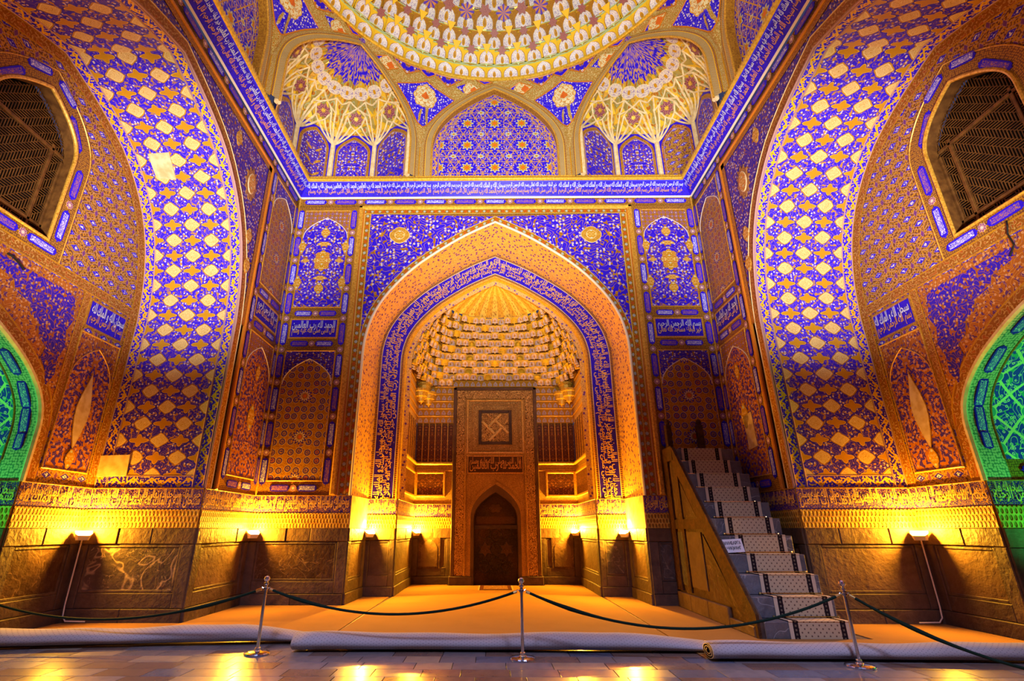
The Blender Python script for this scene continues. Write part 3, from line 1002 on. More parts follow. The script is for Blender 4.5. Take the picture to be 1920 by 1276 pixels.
def dado(parent, F, a0, a1, panel='stone_warm', seed=0, stone='stone', top=True):
    """stone dado: plinth, stiles, rails, course of blocks on top and a sunk slab"""
    a0, a1 = min(a0, a1), max(a0, a1)
    rnd = random.Random(seed)
    w = a1 - a0
    st = min(0.22, w * 0.16)
    def block(n, r, c0, c1, ch, m):
        mb = MB(); cbox(mb, F, *r, c0, c1, ch, m); return mb.build(n, parent)
    x = a0
    k = max(1, round(w / 1.1))
    for i in range(k):
        e = a0 + w * (i + 1) / k
        block('plinth_stone', (x + 0.003, e - 0.003, 0, 0.24), -0.05, 0.055, 0.012, stone); x = e
    block('stile_stone', (a0, a0 + st, 0.243, 1.34), -0.05, 0.03, 0.012, stone)
    block('stile_stone', (a1 - st, a1, 0.243, 1.34), -0.05, 0.03, 0.012, stone)
    block('rail_stone', (a0 + st + 0.003, a1 - st - 0.003, 0.243, 0.50), -0.05, 0.022, 0.012, stone)
    block('slab', (a0 + st + 0.003, a1 - st - 0.003, 0.503, 1.337), -0.05, -0.005, 0.004, panel)
    mb = MB()
    i0, i1 = a0 + st + 0.003, a1 - st - 0.003
    for r in ((i0, i0 + 0.05, 0.503, 1.337), (i1 - 0.05, i1, 0.503, 1.337), (i0 + 0.05, i1 - 0.05, 0.503, 0.553), (i0 + 0.05, i1 - 0.05, 1.287, 1.337)):
        cbox(mb, F, *r, -0.01, 0.010, 0.008, stone)
    mb.build('slab_moulding', parent)
    if top:
        k = max(1, round(w / 0.75)); x = a0
        for i in range(k):
            e = a1 if i == k - 1 else a0 + w * (i + 1 + rnd.uniform(-0.15, 0.15)) / k
            block('course_stone', (x + 0.004, e - 0.004, 1.345, ZD), -0.05, 0.03 + rnd.uniform(-0.006, 0.01), 0.015, 'stone_warm'); x = e

def frieze(parent, F, a0, a1, seed, flip=False, ground='frieze_blue', ink='letter_pale'):
    a0, a1 = min(a0, a1), max(a0, a1)
    mb = MB(); prism(mb, F, rect(a0, a1, ZD, ZH - 0.02), -0.05, 0.03, 'honeycomb', 'gold_dark', a0, ZD); mb.build('honeycomb_band', parent)
    mb = MB(); prism(mb, F, rect(a0, a1, ZH - 0.02, ZF), -0.05, 0.015, ground, 'gold_dark'); mb.build('frieze_ground', parent)
    mb = MB(); inscription(mb, F, a0 + 0.02, a1 - 0.02, ZH, ZF - 0.01, 0.028, ink, seed, None, flip); mb.build('lettering', parent)
    mb = MB(); cbox(mb, F, a0, a1, ZF - 0.012, ZF + 0.012, -0.05, 0.03, 0.005, 'gold_dark'); mb.build('fillet', parent)

# ================================================================== the floor
mb = MB()
poly(mb, FW, rect(-10.6, 10.6, -3.0, 17.6), -0.012, 'grout')
floor = tag(mb.build('floor'), kind='structure')
mb = MB()
for r in ((-10.6, 10.6, -3.0, 5.9), (-10.6, 10.6, 8.62, 17.6), (-10.6, -8.8, 5.9, 8.62), (8.8, 10.6, 5.9, 8.62)):
    poly(mb, FW, rect(*r), 0.0, 'floor_far')
tag(mb.build('paving', floor), kind='stuff')
TW, TH = 0.59, 0.34
tmesh = {}
def tile_mesh(wd, m):
    k = (round(wd, 3), m)
    if k not in tmesh:
        b = MB(); F = Frame((0, 0, 0), (1, 0, 0), (0, 0, 1), (0, 1, 0))
        cbox(b, F, -wd / 2 + 0.004, wd / 2 - 0.004, -TH / 2 + 0.004, TH / 2 - 0.004, -0.012, 0.0, 0.003, m)
        tmesh[k] = b.mesh('tile')
    return tmesh[k]
rnd = random.Random(5)
for j in range(8):
    y = 5.9 + TH * (j + 0.5)
    x = -8.8 - rnd.uniform(0, 0.5)
    while x < 8.8:
        wd = TW * rnd.choice((0.8, 1.0, 1.0, 1.15))
        m = rnd.choices(('tile_grey', 'tile_brown', 'tile_beige', 'tile_blue'), (6, 4, 2, 1))[0]
        put(tile_mesh(wd, m), 'tile', floor, Matrix.Translation((x + wd / 2, y, 0)))
        x += wd

# ================================================================== back wall with its great arch
AW, AZS, AZA = 3.55, 6.0, 10.06
wb = MB()
for s in (-1, 1):
    h = half(arch(AW, AZS, AZA, z0=0.0), s)
    out = h + [(0, ZCOR), (s * (W + 0.1), ZCOR), (s * (W + 0.1), 0.0)]
    poly(wb, FB, out, -0.06, 'gold_ground')
wall_back = tag(wb.build('wall_back'), kind='structure')

mb = MB(); poly(mb, FB, rect(-W, W, 10.66, 10.90), 0.005, 'gold_ground'); mb.build('border_ground', wall_back)
cartouche_run(wall_back, FB, (-W + 0.05, 10.78), (W - 0.05, 10.78), n=13)
for s in (-1, 1):
    column_panels(wall_back, FB, s * 4.06, s * 5.84, 'floral_fine', 'girih', 'stars', 'floral_small', 0 if s < 0 else 1)
    # mouldings and bead bands of the arch frame
    mb = MB(); cbox(mb, FB, *sorted((s * 3.90, s * 4.05)), ZF, 10.64, -0.02, 0.07, 0.035, 'gold'); mb.build('gold_moulding', wall_back)
    mb = MB(); cbox(mb, FB, *sorted((s * 3.86, s * 3.90)), ZF, 10.60, -0.02, 0.04, 0.01, 'orange_band'); mb.build('moulding', wall_back)
    mb = MB(); band(mb, FB, *sorted((s * 3.67, s * 3.86)), ZF, 10.58, 0.02, 'beads'); mb.build('bead_band', wall_back)
    # spandrel
    ex = half(arch(3.69, AZS, 10.25), s)
    cut = [p for p in ex if abs(p[0]) < 3.66]
    z62 = archheight(3.66, 3.69, AZS, 10.25)
    mb = MB(); poly(mb, FB, [(s * 3.66, z62)] + cut + [(s * 3.66, 10.35)], 0.016, 'floral', 0, 0); mb.build('spandrel', wall_back)
    put(plate_mesh('medallion', lobed(0.30, 0.27, 2, 0.10), 0.02, 'gold', 'cream', 0.05), 'medallion', wall_back, FB.mat(s * 2.78, 9.62, 0.02))
    put(plate_mesh('medallion', lobed(0.15, 0.15, 2, 0.05), 0.016, 'medallion', 'cream', 0.08), 'medallion', wall_back, FB.mat(s * 2.78, 9.62, 0.038))
mb = MB(); cbox(mb, FB, -4.05, 4.05, 10.52, 10.64, -0.02, 0.07, 0.035, 'yellow_gold'); mb.build('gold_moulding', wall_back)
mb = MB(); band(mb, FB, -3.86, 3.86, 10.35, 10.52, 0.022, 'beads'); mb.build('bead_band', wall_back)
mb = MB()
strip(mb, [FB.P(a, z, 0.024) for a, z in arch(AW, AZS, AZA, z0=ZF)], [FB.P(a, z, 0.024) for a, z in arch(3.70, AZS, 10.26, z0=ZF)], 'beads')
mb.build('bead_band', wall_back)
outline_tube('arch_edge', wall_back, FB, arch(AW, AZS, AZA, z0=ZF), 0.02, 0.035, 'white_line')
for s in (-1, 1):
    dado(wall_back, FB, s * 3.52, s * W, 'marble_brown' if s < 0 else 'stone_dark', 3 + s, 'stone')
    frieze(wall_back, FB, s * 3.52, s * W, 11 + s)
    mb = MB(); cbox(mb, FB, *sorted((s * (W - 0.05), s * W)), ZF, ZCOR, -0.02, 0.045, 0.015, 'gold'); mb.build('corner_moulding', wall_back)

# ================================================================== the mihrab bay
BW, BZS, BZA = 3.46, 6.35, 9.87        # outer arch on the inner step
IW, IZS, IZA = 2.68, 6.25, 9.05        # opening of the niche
bb = MB()
for s in (-1, 1):
    h1 = half(arch(BW + 0.06, BZS, BZA + 0.06, z0=0.0), s); h2 = half(arch(IW, IZS, IZA, z0=0.0), s)
    poly(bb, FD2, h1 + h2[::-1], -0.06, 'gold_dark')
wall_bay = tag(bb.build('wall_mihrab_bay'), kind='structure')
# splayed soffit between wall and step
mb = MB()
A0 = arch(AW, AZS, AZA, z0=ZF); A1 = arch(BW, BZS, BZA, z0=ZF)
strip(mb, [FB.P(a, z, 0) for a, z in A0], [FD2.P(a, z, 0) for a, z in A1], 'specks')
mb.build('arch_soffit', wall_bay, False)
# lettered band
def mid(w0, w1, zs0, zs1, za0, za1, t): return arch(w0 + (w1 - w0) * t, zs0 + (zs1 - zs0) * t, za0 + (za1 - za0) * t, z0=ZF)
C = lambda t: mid(BW, IW, BZS, IZS, BZA, IZA, t)
def bandstrip(name, F, c, t0, t1, m, parent):
    mb = MB(); strip(mb, [F.P(a, z, c) for a, z in C(t0)], [F.P(a, z, c) for a, z in C(t1)], m); return mb.build(name, parent)
bandstrip('dentil_band', FD2, 0.012, 0.0, 0.10, 'dentil', wall_bay)
bandstrip('lettered_band', FD2, 0.008, 0.10, 0.84, 'blue', wall_bay)
bandstrip('dentil_band', FD2, 0.012, 0.84, 0.93, 'dentil', wall_bay)
bandstrip('rope_band', FD2, 0.02, 0.93, 1.0, 'rope', wall_bay)
outline_tube('rope_moulding', wall_bay, FD2, arch(IW + 0.02, IZS, IZA + 0.02, z0=ZF), 0.02, 0.035, 'gold')
outline_tube('gold_line', wall_bay, FD2, C(0.10), 0.012, 0.012, 'cream')
outline_tube('gold_line', wall_bay, FD2, C(0.84), 0.012, 0.012, 'cream')
o_in = [FD2.P(a, z, 0.016) for a, z in C(0.80)]; o_out = [FD2.P(a, z, 0.016) for a, z in C(0.14)]
cl = [0.0]
for i in range(1, len(o_in)):
    cl.append(cl[-1] + ((o_in[i] + o_out[i]) / 2 - (o_in[i - 1] + o_out[i - 1]) / 2).length)
def along(x, y):
    x = min(max(x, 0), cl[-1] - 1e-4)
    lo = 0
    while cl[lo + 1] < x: lo += 1
    t = (x - cl[lo]) / (cl[lo + 1] - cl[lo])
    p = o_in[lo].lerp(o_in[lo + 1], t); q = o_out[lo].lerp(o_out[lo + 1], t)
    return p.lerp(q, y)
mb = MB()
fill_text(mb, along, cl[-1], 0.02, 0.40, 'letter_pale', 4, 0.62)
fill_text(mb, lambda x, y: along(x, y) + Vector((0, -0.030, 0)), cl[-1], 0.56, 0.98, 'letter_pale', 33, 0.42)
fill_text(mb, lambda x, y: along(x, y) + Vector((0, -0.010, 0)), cl[-1], 0.18, 0.58, 'letter_gold', 9, 0.58)
fill_text(mb, lambda x, y: along(x, y) + Vector((0, -0.020, 0)), cl[-1], 0.38, 0.78, 'letter_pale', 21, 0.50)
mb.build('lettering', wall_bay)
# soffit mouldings inside the niche opening
mb = MB()
n0 = arch(IW, IZS, IZA, z0=ZF)
strip(mb, [FD2.P(a, z, 0) for a, z in n0], [FD2.P(a, z, -0.16) for a, z in arch(IW - 0.03, IZS, IZA - 0.03, z0=ZF)], 'yellow_gold')
mb.build('niche_reveal', wall_bay)
mb = MB()
strip(mb, [FD2.P(a, z, -0.16) for a, z in arch(IW - 0.03, IZS, IZA - 0.03, z0=ZF)], [FD2.P(a, z, -0.20) for a, z in arch(IW - 0.16, IZS, IZA - 0.16, z0=ZF)], 'specks')
mb.build('niche_reveal', wall_bay)

def side_frame(s, y0, y1, x0, x1=None):
    """vertical plane facing the axis from (x0, y0) to (x1, y1); a grows with depth"""
    x1 = x0 if x1 is None else x1
    A = Vector((s * (x1 - x0), y1 - y0, 0)).normalized()
    N = Vector((-s * A.y, A.x * s, 0)) if s > 0 else Vector((A.y, -A.x, 0))
    if N.x * s > 0: N = -N
    return Frame((s * x0, y0, 0), A, N), math.hypot(x1 - x0, y1 - y0)
lampspots = []
for s in (-1, 1):
    F1, L1 = side_frame(s, D, D2, 3.52, 3.47)
    mb = MB(); poly(mb, F1, rect(0, L1, 0, ZF), -0.055, 'stone'); mb.build('reveal', wall_bay)
    dado(wall_bay, F1, 0.0, L1, 'stone_warm', 20 + s)
    mb = MB(); prism(mb, F1, rect(0, L1, ZD, ZH), -0.05, 0.02, 'plaster_patch'); mb.build('plain_band', wall_bay)
    mb = MB(); prism(mb, F1, rect(0, L1, ZH, ZF), -0.05, 0.02, 'plaster_patch'); mb.build('plain_band', wall_bay)
    dado(wall_bay, FD2, s * IW, s * 3.47, 'stone' if s < 0 else 'stone_dark', 24 + s)
    frieze(wall_bay, FD2, s * IW, s * 3.47, 31 + s)
    F2, L2 = side_frame(s, D2, DM, IW)
    mb = MB(); poly(mb, F2, rect(0, L2, 0, 7.2), -0.05, 'gold_ground'); mb.build('reveal', wall_bay)
    dado(wall_bay, F2, 0.0, L2, 'stone_warm', 28 + s)
    frieze(wall_bay, F2, 0.0, L2, 41 + s, flip=s > 0)
    dado(wall_bay, FDM, s * 1.36, s * IW, 'stone_warm', 34 + s, top=True)
    frieze(wall_bay, FDM, s * 1.36, s * IW, 51 + s)
    # sunk blind arch in the dado of the niche
    ap = [(s * 2.10 + a, z) for a, z in arch(0.26, 1.0, 1.32, sub=1, z0=0.52)]
    mb = MB(); prism(mb, FDM, rect(s * 2.1 - 0.34, s * 2.1 + 0.34, 0.46, 1.52), -0.02, 0.036, 'marble_brown'); mb.build('carved_panel', wall_bay)
    mb = MB(); prism(mb, FDM, ap, 0.036, 0.046, 'stone_warm', 'gold_dark'); mb.build('blind_arch', wall_bay)
    # panelled walls of the niche: framed alcove, slats, painted rows
    for F, a0, a1 in ((FDM, min(s * 1.40, s * IW), max(s * 1.40, s * IW)), (F2, 0.2, L2)):
        mb = MB(); poly(mb, F, rect(a0, a1, ZF, 3.62), 0.0, 'carved_flat', a0, 0); mb.build('tile_panel', wall_bay)
        i0, i1 = (a0 + 0.10, a1 - 0.32) if (F is FDM and s < 0) else ((a0 + 0.32, a1 - 0.10) if F is FDM else (a0 + 0.4, a1 - 0.1))
        mb = MB(); poly(mb, F, rect(i0, i1, 2.66, 3.34), 0.008, 'darkpanel', (i0 + i1) / 2, 3.0); mb.build('alcove_panel', wall_bay)
        frame_bars('alcove_frame', wall_bay, F, i0 - 0.07, i1 + 0.07, 2.60, 3.41, 0.07, 0.0, 0.05, 'gold')
        mb = MB(); cbox(mb, F, a0, a1, 3.62, 3.72, -0.02, 0.09, 0.03, 'yellow_gold'); mb.build('ledge', wall_bay)
        mb = MB(); cbox(mb, F, a0, a1, 3.42, 3.47, -0.02, 0.03, 0.01, 'gold'); mb.build('ledge', wall_bay)
        n = 6 if F is FDM else 7
        for i in range(n):
            x0 = a0 + (a1 - a0) * i / n; x1 = a0 + (a1 - a0) * (i + 1) / n
            mb = MB(); poly(mb, F, [(x0 + 0.02, 3.74), (x1 - 0.02, 3.74), (x1 - 0.02, 4.92), ((x0 + x1) / 2, 4.99), (x0 + 0.02, 4.92)], 0.006, 'darkpanel', (x0 + x1) / 2, 3.7); mb.build('slat_panel', wall_bay)
            if i: 
                mb = MB(); cbox(mb, F, x0 - 0.018, x0 + 0.018, 3.72, 5.02, -0.01, 0.03, 0.008, 'gold'); mb.build('slat', wall_bay)
        for i in range(5):
            z = 5.02 + 0.26 * i
            mb = MB(); strip(mb, [F.P(a0, z, 0.008), F.P(a1, z, 0.008)], [F.P(a0, z + 0.24, 0.008), F.P(a1, z + 0.24, 0.008)], 'archtile'); mb.build('arch_tile_row', wall_bay)
            mb = MB(); cbox(mb, F, a0, a1, z + 0.235, z + 0.262, -0.01, 0.025, 0.006, 'gold'); mb.build('fillet', wall_bay)
mb = MB(); poly(mb, FDM, rect(-IW, IW, 0, 7.0), -0.05, 'gold_ground'); mb.build('back_plane', wall_bay)
mb = MB()
for i in range(2):
    z = 6.32 + 0.26 * i
    strip(mb, [FDM.P(-IW, z - 0.02, 0.01), FDM.P(IW, z - 0.02, 0.01)], [FDM.P(-IW, z + 0.22, 0.01), FDM.P(IW, z + 0.22, 0.01)], 'archtile')
mb.build('arch_tile_row', wall_bay)

# ---------- honeycomb (muqarnas) cells
def cell_mesh(name, face, frame, lip, depth=0.55):
    """one muqarnas cell: hollow pointed niche in a small frame with a projecting lip. x across -.5...5, y up 0..1, z towards the room"""
    mb = MB()
    nz, na = 5, 6
    prof = [(0.45, 0.02), (0.45, 0.42), (0.41, 0.60), (0.29, 0.77), (0.14, 0.88), (0.0, 0.95)]
    dep = [depth, depth * 0.92, depth * 0.74, depth * 0.46, depth * 0.2, 0.0]
    for j in range(nz):
        for i in range(na):
            q = []; uv = []
            for jj, ii in ((j, i), (j, i + 1), (j + 1, i + 1), (j + 1, i)):
                t = PI * ii / na
                q.append((-prof[jj][0] * math.cos(t), prof[jj][1], -dep[jj] * math.sin(t)))
                uv.append((0.5 - 0.5 * math.cos(t), prof[jj][1]))
            if j == nz - 1: q = q[:3]; uv = uv[:3]
            mb.face(q, face, uv)
    for s in (-1, 1):
        e = [(0.5, 0.0), (0.5, 1.0), (0.0, 1.0)]
        for j in range(nz):
            a, b = prof[j], prof[j + 1]
            A = (s * 0.5, a[1], 0); B = (s * 0.5, b[1], 0)
            mb.face([(s * a[0], a[1], 0), A, B, (s * b[0], b[1], 0)], frame)
        mb.face([(0, 0.95, 0), (s * 0.5, 0.95, 0), (s * 0.5, 1.0, 0), (0, 1.0, 0)], frame)
        mb.face([(0, 0, 0), (s * 0.5, 0, 0), (s * 0.5, 0.02, 0), (0, 0.02, 0)], frame)
    b0 = [(-0.5, 0.98, 0), (0.5, 0.98, 0), (0.40, 0.98, 0.14), (0, 0.98, 0.20), (-0.40, 0.98, 0.14)]
    b1 = [(x, 1.04, z) for x, y, z in b0]
    mb.face(b0, lip); mb.face(b1[::-1], lip)
    for i in range(5):
        k = (i + 1) % 5
        mb.face([b0[i], b0[k], b1[k], b1[i]], lip)
    # hanging toe below each side
    mb.face([(-0.10, 0.0, 0.0), (0.10, 0.0, 0.0), (0.0, -0.22, -0.10)], lip)
    return mb.mesh(name)
def basis(p, x, y, n, sx, sy, sz):
    return Matrix(((x.x * sx, y.x * sy, n.x * sz, p.x), (x.y * sx, y.y * sy, n.y * sz, p.y), (x.z * sx, y.z * sy, n.z * sz, p.z), (0, 0, 0, 1)))
CELL_N = cell_mesh('muqarnas_cell', 'lace_gold', 'gold_matte', 'gold_matte', 0.42)
CELL_N2 = cell_mesh('muqarnas_cell', 'gold_matte', 'gold_matte', 'gold_matte', 0.6)

NT = 10; ZS0, ZS1 = 6.30, 8.20
def section(z):
    t = min(max((z - ZS0) / (ZS1 - ZS0), 0), 1)
    a = halfwidth(z, IW - 0.06, IZS, IZA) ; a = min(a, IW - 0.1)
    b = 2.95 - 1.70 * t ** 1.25
    n = 2.0 + 3.2 * (1 - t) ** 1.2
    return a, b, n
def section_pts(z, m=80, shrink=0.0):
    a, b, n = section(z)
    a -= shrink; b -= shrink
    out = []
    for i in range(m + 1):
        t = PI * i / m
        c, s_ = math.cos(t), math.sin(t)
        out.append(Vector((-a * math.copysign(abs(c) ** (2 / n), c), D2 + 0.2 + (b - 0.2) * abs(s_) ** (2 / n), z)))
    return out
hood = MB()
prev = None
for j in range(NT + 1):
    z = ZS0 + (ZS1 - ZS0) * j / NT
    cur = section_pts(z, 80, -0.16)
    if prev: 
        low = [Vector((p.x, p.y, z)) for p in prev]
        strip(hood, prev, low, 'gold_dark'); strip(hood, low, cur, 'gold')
    prev = cur
hood_o = tag(hood.build('ceiling_niche_hood'), kind='structure')
hz = (ZS1 - ZS0) / NT
for j in range(NT):
    z = ZS0 + hz * j
    P_ = section_pts(z, 160, 0.03)
    L = [0.0]
    for i in range(1, len(P_)): L.append(L[-1] + (P_[i] - P_[i - 1]).length)
    n = max(13, int(round(L[-1] / (0.26 if j < 6 else 0.225))))
    if (n + j) % 2: n += 1
    for k in range(n):
        x = L[-1] * (k + 0.5) / n
        i = 0
        while L[i + 1] < x: i += 1
        p = P_[i].lerp(P_[i + 1], (x - L[i]) / (L[i + 1] - L[i]))
        if j == 0 and abs(p.x) < 1.4: continue
        t = (P_[min(i + 2, 160)] - P_[max(i - 2, 0)]).normalized()
        nrm = Vector((t.y, -t.x, 0))
        if nrm.y > 0 and abs(nrm.y) > 0.3: nrm = -nrm
        if abs(nrm.y) <= 0.3 and nrm.x * p.x > 0: nrm = -nrm
        zig = 0.17 * (abs(math.cos(PI * (k + 0.5) / n * 9 + (j % 2) * PI / 2)) - 0.55) + 0.07
        up = (Vector((0, 0, 1)) + nrm * (0.10 + 0.30 * j / NT)).normalized()
        xx = up.cross(nrm).normalized(); nn = xx.cross(up).normalized()
        put(CELL_N2 if (k * 3 + j * 5) % 7 == 0 else CELL_N, 'muqarnas_cell', hood_o, basis(p + nrm * (0.02 + zig), xx, up, nn, L[-1] / n * 1.0, hz * 1.06, 0.24))
# fluted shell above the cells
sh = MB()
base = section_pts(ZS1, 48)
apex = Vector((0, D2 + 0.22, IZA - 0.10))
rows = 10
def shellpt(p, t):
    q = p.lerp(apex, t); q.z = ZS1 + (apex.z - ZS1) * (1 - (1 - t) ** 1.7)
    a = halfwidth(q.z, IW - 0.05, IZS, IZA)
    return q
for r in range(rows):
    for i in range(48):
        t0, t1 = r / rows, (r + 1) / rows
        q = [shellpt(base[i], t0), shellpt(base[i + 1], t0), shellpt(base[i + 1], t1), shellpt(base[i], t1)]
        uv = [(PI * i / 48, t0), (PI * (i + 1) / 48, t0), (PI * (i + 1) / 48, t1), (PI * i / 48, t1)]
        if r == rows - 1: q, uv = q[:3], uv[:3]
        sh.face(q, 'shell', uv)
sh.build('fluted_shell', hood_o, True, True)
# pendant clusters in the corners of the niche
for s in (-1, 1):
    for (dx, dy, z, n) in ((2.42, 16.95, 6.02, 5), (2.28, 17.05, 5.72, 4), (2.50, 16.75, 5.75, 3)):
        mb = MB()
        lathe(mb, [(0.0, -0.30), (0.05, -0.22), (0.10, -0.20), (0.13, -0.05), (0.20, -0.02), (0.22, 0.12), (0.27, 0.14), (0.27, 0.22)], (s * dx, dy, z + 0.1), 'yellow_gold', 10)
        mb.build('pendant', hood_o)
# close the gap between niche arch and hood at the front
mb = MB()
for s in (-1, 1):
    h = half(arch(IW - 0.03, IZS, IZA - 0.03), s)
    strip(mb, [FD2.P(a, z, -0.19) for a, z in h], [Vector((s * min(abs(a), halfwidth(z, IW - 0.06, IZS, IZA)) * 0.999, D2 + 0.22, z)) for a, z in h], 'gold')
mb.build('niche_reveal', wall_bay)

# ================================================================== side walls, their great arches and recesses
SW, SZS, SZA = JW, 6.0, 9.97
YN = 2 * YC - D                      # near wall of the hall
def side(s):
    word = 'left' if s < 0 else 'right'
    flip = s > 0
    F = Frame((s * W, YC, 0), (0, 1, 0), (-s, 0, 0))
    T = D - YC
    mb = MB()
    for q in (-1, 1):
        h = half(arch(SW, SZS, SZA, PROFS, z0=0.0), q)
        poly(mb, F, h + [(0, ZCOR), (q * T, ZCOR), (q * T, 0)], -0.06, 'gold_ground')
    wall = tag(mb.build('wall_' + word), kind='structure')
    # arch border and edge
    mb = MB(); strip(mb, [F.P(a, z, 0.012) for a, z in arch(SW, SZS, SZA, PROFS, z0=ZF)], [F.P(a, z, 0.012) for a, z in arch(SW + 0.22, SZS, SZA + 0.26, PROFS, z0=ZF)], 'scroll'); mb.build('arch_border', wall)
    outline_tube('arch_edge', wall, F, arch(SW, SZS, SZA, PROFS, z0=ZF), 0.01, 0.02, 'lilac')
    outline_tube('arch_line', wall, F, arch(SW + 0.22, SZS, SZA + 0.26, PROFS, z0=ZF), 0.012, 0.012, 'cream', 5)
    # spandrels
    for q in (-1, 1):
        ex = [p for p in half(arch(SW + 0.23, SZS, SZA + 0.27, PROFS), q)]
        cut = [p for p in ex if abs(p[0]) < 3.70]
        mb = MB(); poly(mb, F, [(q * 3.70, SZS + 0.35)] + cut + [(0, 10.30), (q * 3.70, 10.30)], 0.01, 'floral_small', 0, 0); mb.build('spandrel', wall)
        mb = MB(); band(mb, F, *sorted((q * 3.70, q * 3.86)), SZS, 10.44, 0.022, 'scroll'); mb.build('scroll_band', wall)
        mb = MB(); cbox(mb, F, *sorted((q * 3.86, q * 3.93)), ZF, 10.52, -0.01, 0.05, 0.02, 'orange_band'); mb.build('moulding', wall)
        mb = MB(); cbox(mb, F, *sorted((q * 3.93, q * 3.97)), ZF, 10.54, -0.01, 0.035, 0.01, 'gold'); mb.build('moulding', wall)
        put(plate_mesh('medallion', polar(12, 0.34, 0.26), 0.014, 'gold_dark', 'gold_dark'), 'medallion', wall, F.mat(q * 3.02, 9.32, 0.012, 0, 0.85, 1.3))
        put(plate_mesh('medallion', lobed(0.17, 0.27, 2, 0.04), 0.016, 'medallion', 'cream', 0.07), 'medallion', wall, F.mat(q * 3.02, 9.32, 0.028))
        for (a, z) in ((3.35, 8.1), (2.2, 9.95), (3.5, 7.4)):
            put(MEDS, 'medallion', wall, F.mat(q * a, z, 0.012, 0, 1.0, 1.2))
    mb = MB(); band(mb, F, -3.86, 3.86, 10.30, 10.44, 0.022, 'scroll'); mb.build('scroll_band', wall)
    mb = MB(); cbox(mb, F, -3.93, 3.93, 10.44, 10.52, -0.01, 0.05, 0.02, 'orange_band'); mb.build('moulding', wall)
    cartouche_run(wall, F, (-T + 0.1, 10.72), (T - 0.1, 10.72), n=13, first=1)
    # tiled strip between arch and corner
    column_panels(wall, F, 3.99, T - 0.02, 'girih_dark', 'floral_rust', 'floral_small', 'stars', 1 if s < 0 else 0, flip, medals=False)
    dado(wall, F, SW, T, 'stone_warm', 60 + s)
    frieze(wall, F, SW, T, 61 + s, flip)
    dado(wall, F, -SW, -T, 'stone_warm', 62 + s)
    if s > 0:
        put(plate_mesh('plaster_patch', [(-.2, -.38), (.2, -.42), (.22, .36), (-.17, .4)], 0.02, 'plaster_patch', 'plaster_patch'), 'plaster_patch', wall, F.mat(4.75, 3.75, 0.016))

    # ---------------- soffit of the great arch (the far jamb faces the room)
    def ring(dx, z0=ZF, inset=0.0): return [F.P(a, z, -dx) for a, z in arch(SW - inset, SZS, SZA - inset, PROFS, z0=z0)]
    dx = XR - W
    mb = MB(); strip(mb, ring(0.0), ring(0.25), 'vine'); mb.build('soffit_border', wall)
    mb = MB(); strip(mb, ring(dx), ring(dx - 0.25), 'vine'); mb.build('soffit_border', wall)
    mb = MB()
    pa, pb = ring(0.25, ZF + 0.25), ring(dx - 0.25, ZF + 0.25)
    L = [0.0]
    for i in range(1, len(pa)): L.append(L[-1] + (pa[i] - pa[i - 1]).length)
    hw = (dx - 0.5) / 2
    for i in range(len(pa) - 1):
        v0, v1 = min(L[i], L[-1] - L[i]), min(L[i + 1], L[-1] - L[i + 1])
        mb.face([pa[i], pa[i + 1], pb[i + 1], pb[i]], 'soffit', [(-hw, v0), (-hw, v1), (hw, v1), (hw, v0)])
    mb.build('arch_soffit', wall)
    for d in (0.25, dx - 0.25, 0.03, dx - 0.03):
        mb = MB(); tube(mb, ring(d, ZF, 0.006), 0.014, 'lilac', 5); mb.build('soffit_line', wall, True)
    for q in (-1, 1):
        FJ = Frame((s * W, YC + q * SW, 0), (s, 0, 0), (0, -q, 0))
        mb = MB(); poly(mb, FJ, rect(0, dx, 0, ZF + 0.25), -0.055, 'stone'); poly(mb, FJ, rect(0, dx, ZF, ZF + 0.25), -0.01, 'gold_ground'); mb.build('reveal', wall)
        mb = MB(); band(mb, FJ, 0.25, dx - 0.25, ZF, ZF + 0.25, 0.004, 'vine'); mb.build('soffit_border', wall)
        dado(wall, FJ, 0.0, dx, 'marble_veined' if s < 0 else 'stone_warm', 70 + s + q)
        frieze(wall, FJ, 0.0, dx, 71 + s + q, flip=(s < 0) == (q > 0))
    FJ = Frame((s * W, YC + SW, 0), (s, 0, 0), (0, -1, 0))
    if s < 0:
        mb = MB(); prism(mb, FJ, [(dx - 0.62, 2.62), (dx - 0.02, 2.60), (dx + 0.0, 3.02), (dx - 0.60, 3.04)], 0, 0.02, 'plaster_patch'); mb.build('plaster_patch', wall)
        # repaired square high on the curve of the soffit
        i = min(range(len(pa)), key=lambda k: abs(pa[k].z - 9.20) + (0 if pa[k].y > YC else 9))
        p0, p1 = pa[i - 1], pa[i + 1]
        tt = (p1 - p0).normalized(); nn = tt.cross(Vector((1, 0, 0))).normalized()
        if nn.z > 0: nn = -nn
        FP = Frame(Vector((s * W, 0, 0)) + Vector((0, pa[i].y, pa[i].z)) + nn * 0.0, (s, 0, 0), nn, tt)
        mb = MB(); prism(mb, FP, [(1.25, -0.30), (1.72, -0.27), (1.70, 0.25), (1.27, 0.28)], -0.01, 0.03, 'plaster_patch'); mb.build('plaster_patch', wall)

    # ---------------- back of the recess
    G = Frame((s * XR, YC, 0), (0, 1, 0), (-s, 0, 0))
    WWn, WZ0, WZS, WZA = 0.87, 6.48, 8.15, 9.12
    GW, GZS, GZA = 1.85, 3.2, 4.98
    mb = MB()
    for q in (-1, 1):
        g = half(arch(GW, GZS, GZA, z0=0.0), q); wn = half(arch(WWn, WZS, WZA, z0=WZ0), q)
        poly(mb, G, g + [(0, WZ0)] + wn + [(0, 10.2), (q * 3.6, 10.2), (q * 3.6, 0)], -0.06, 'gold_ground')
    rec = tag(mb.build('wall_%s_recess' % word), kind='structure')
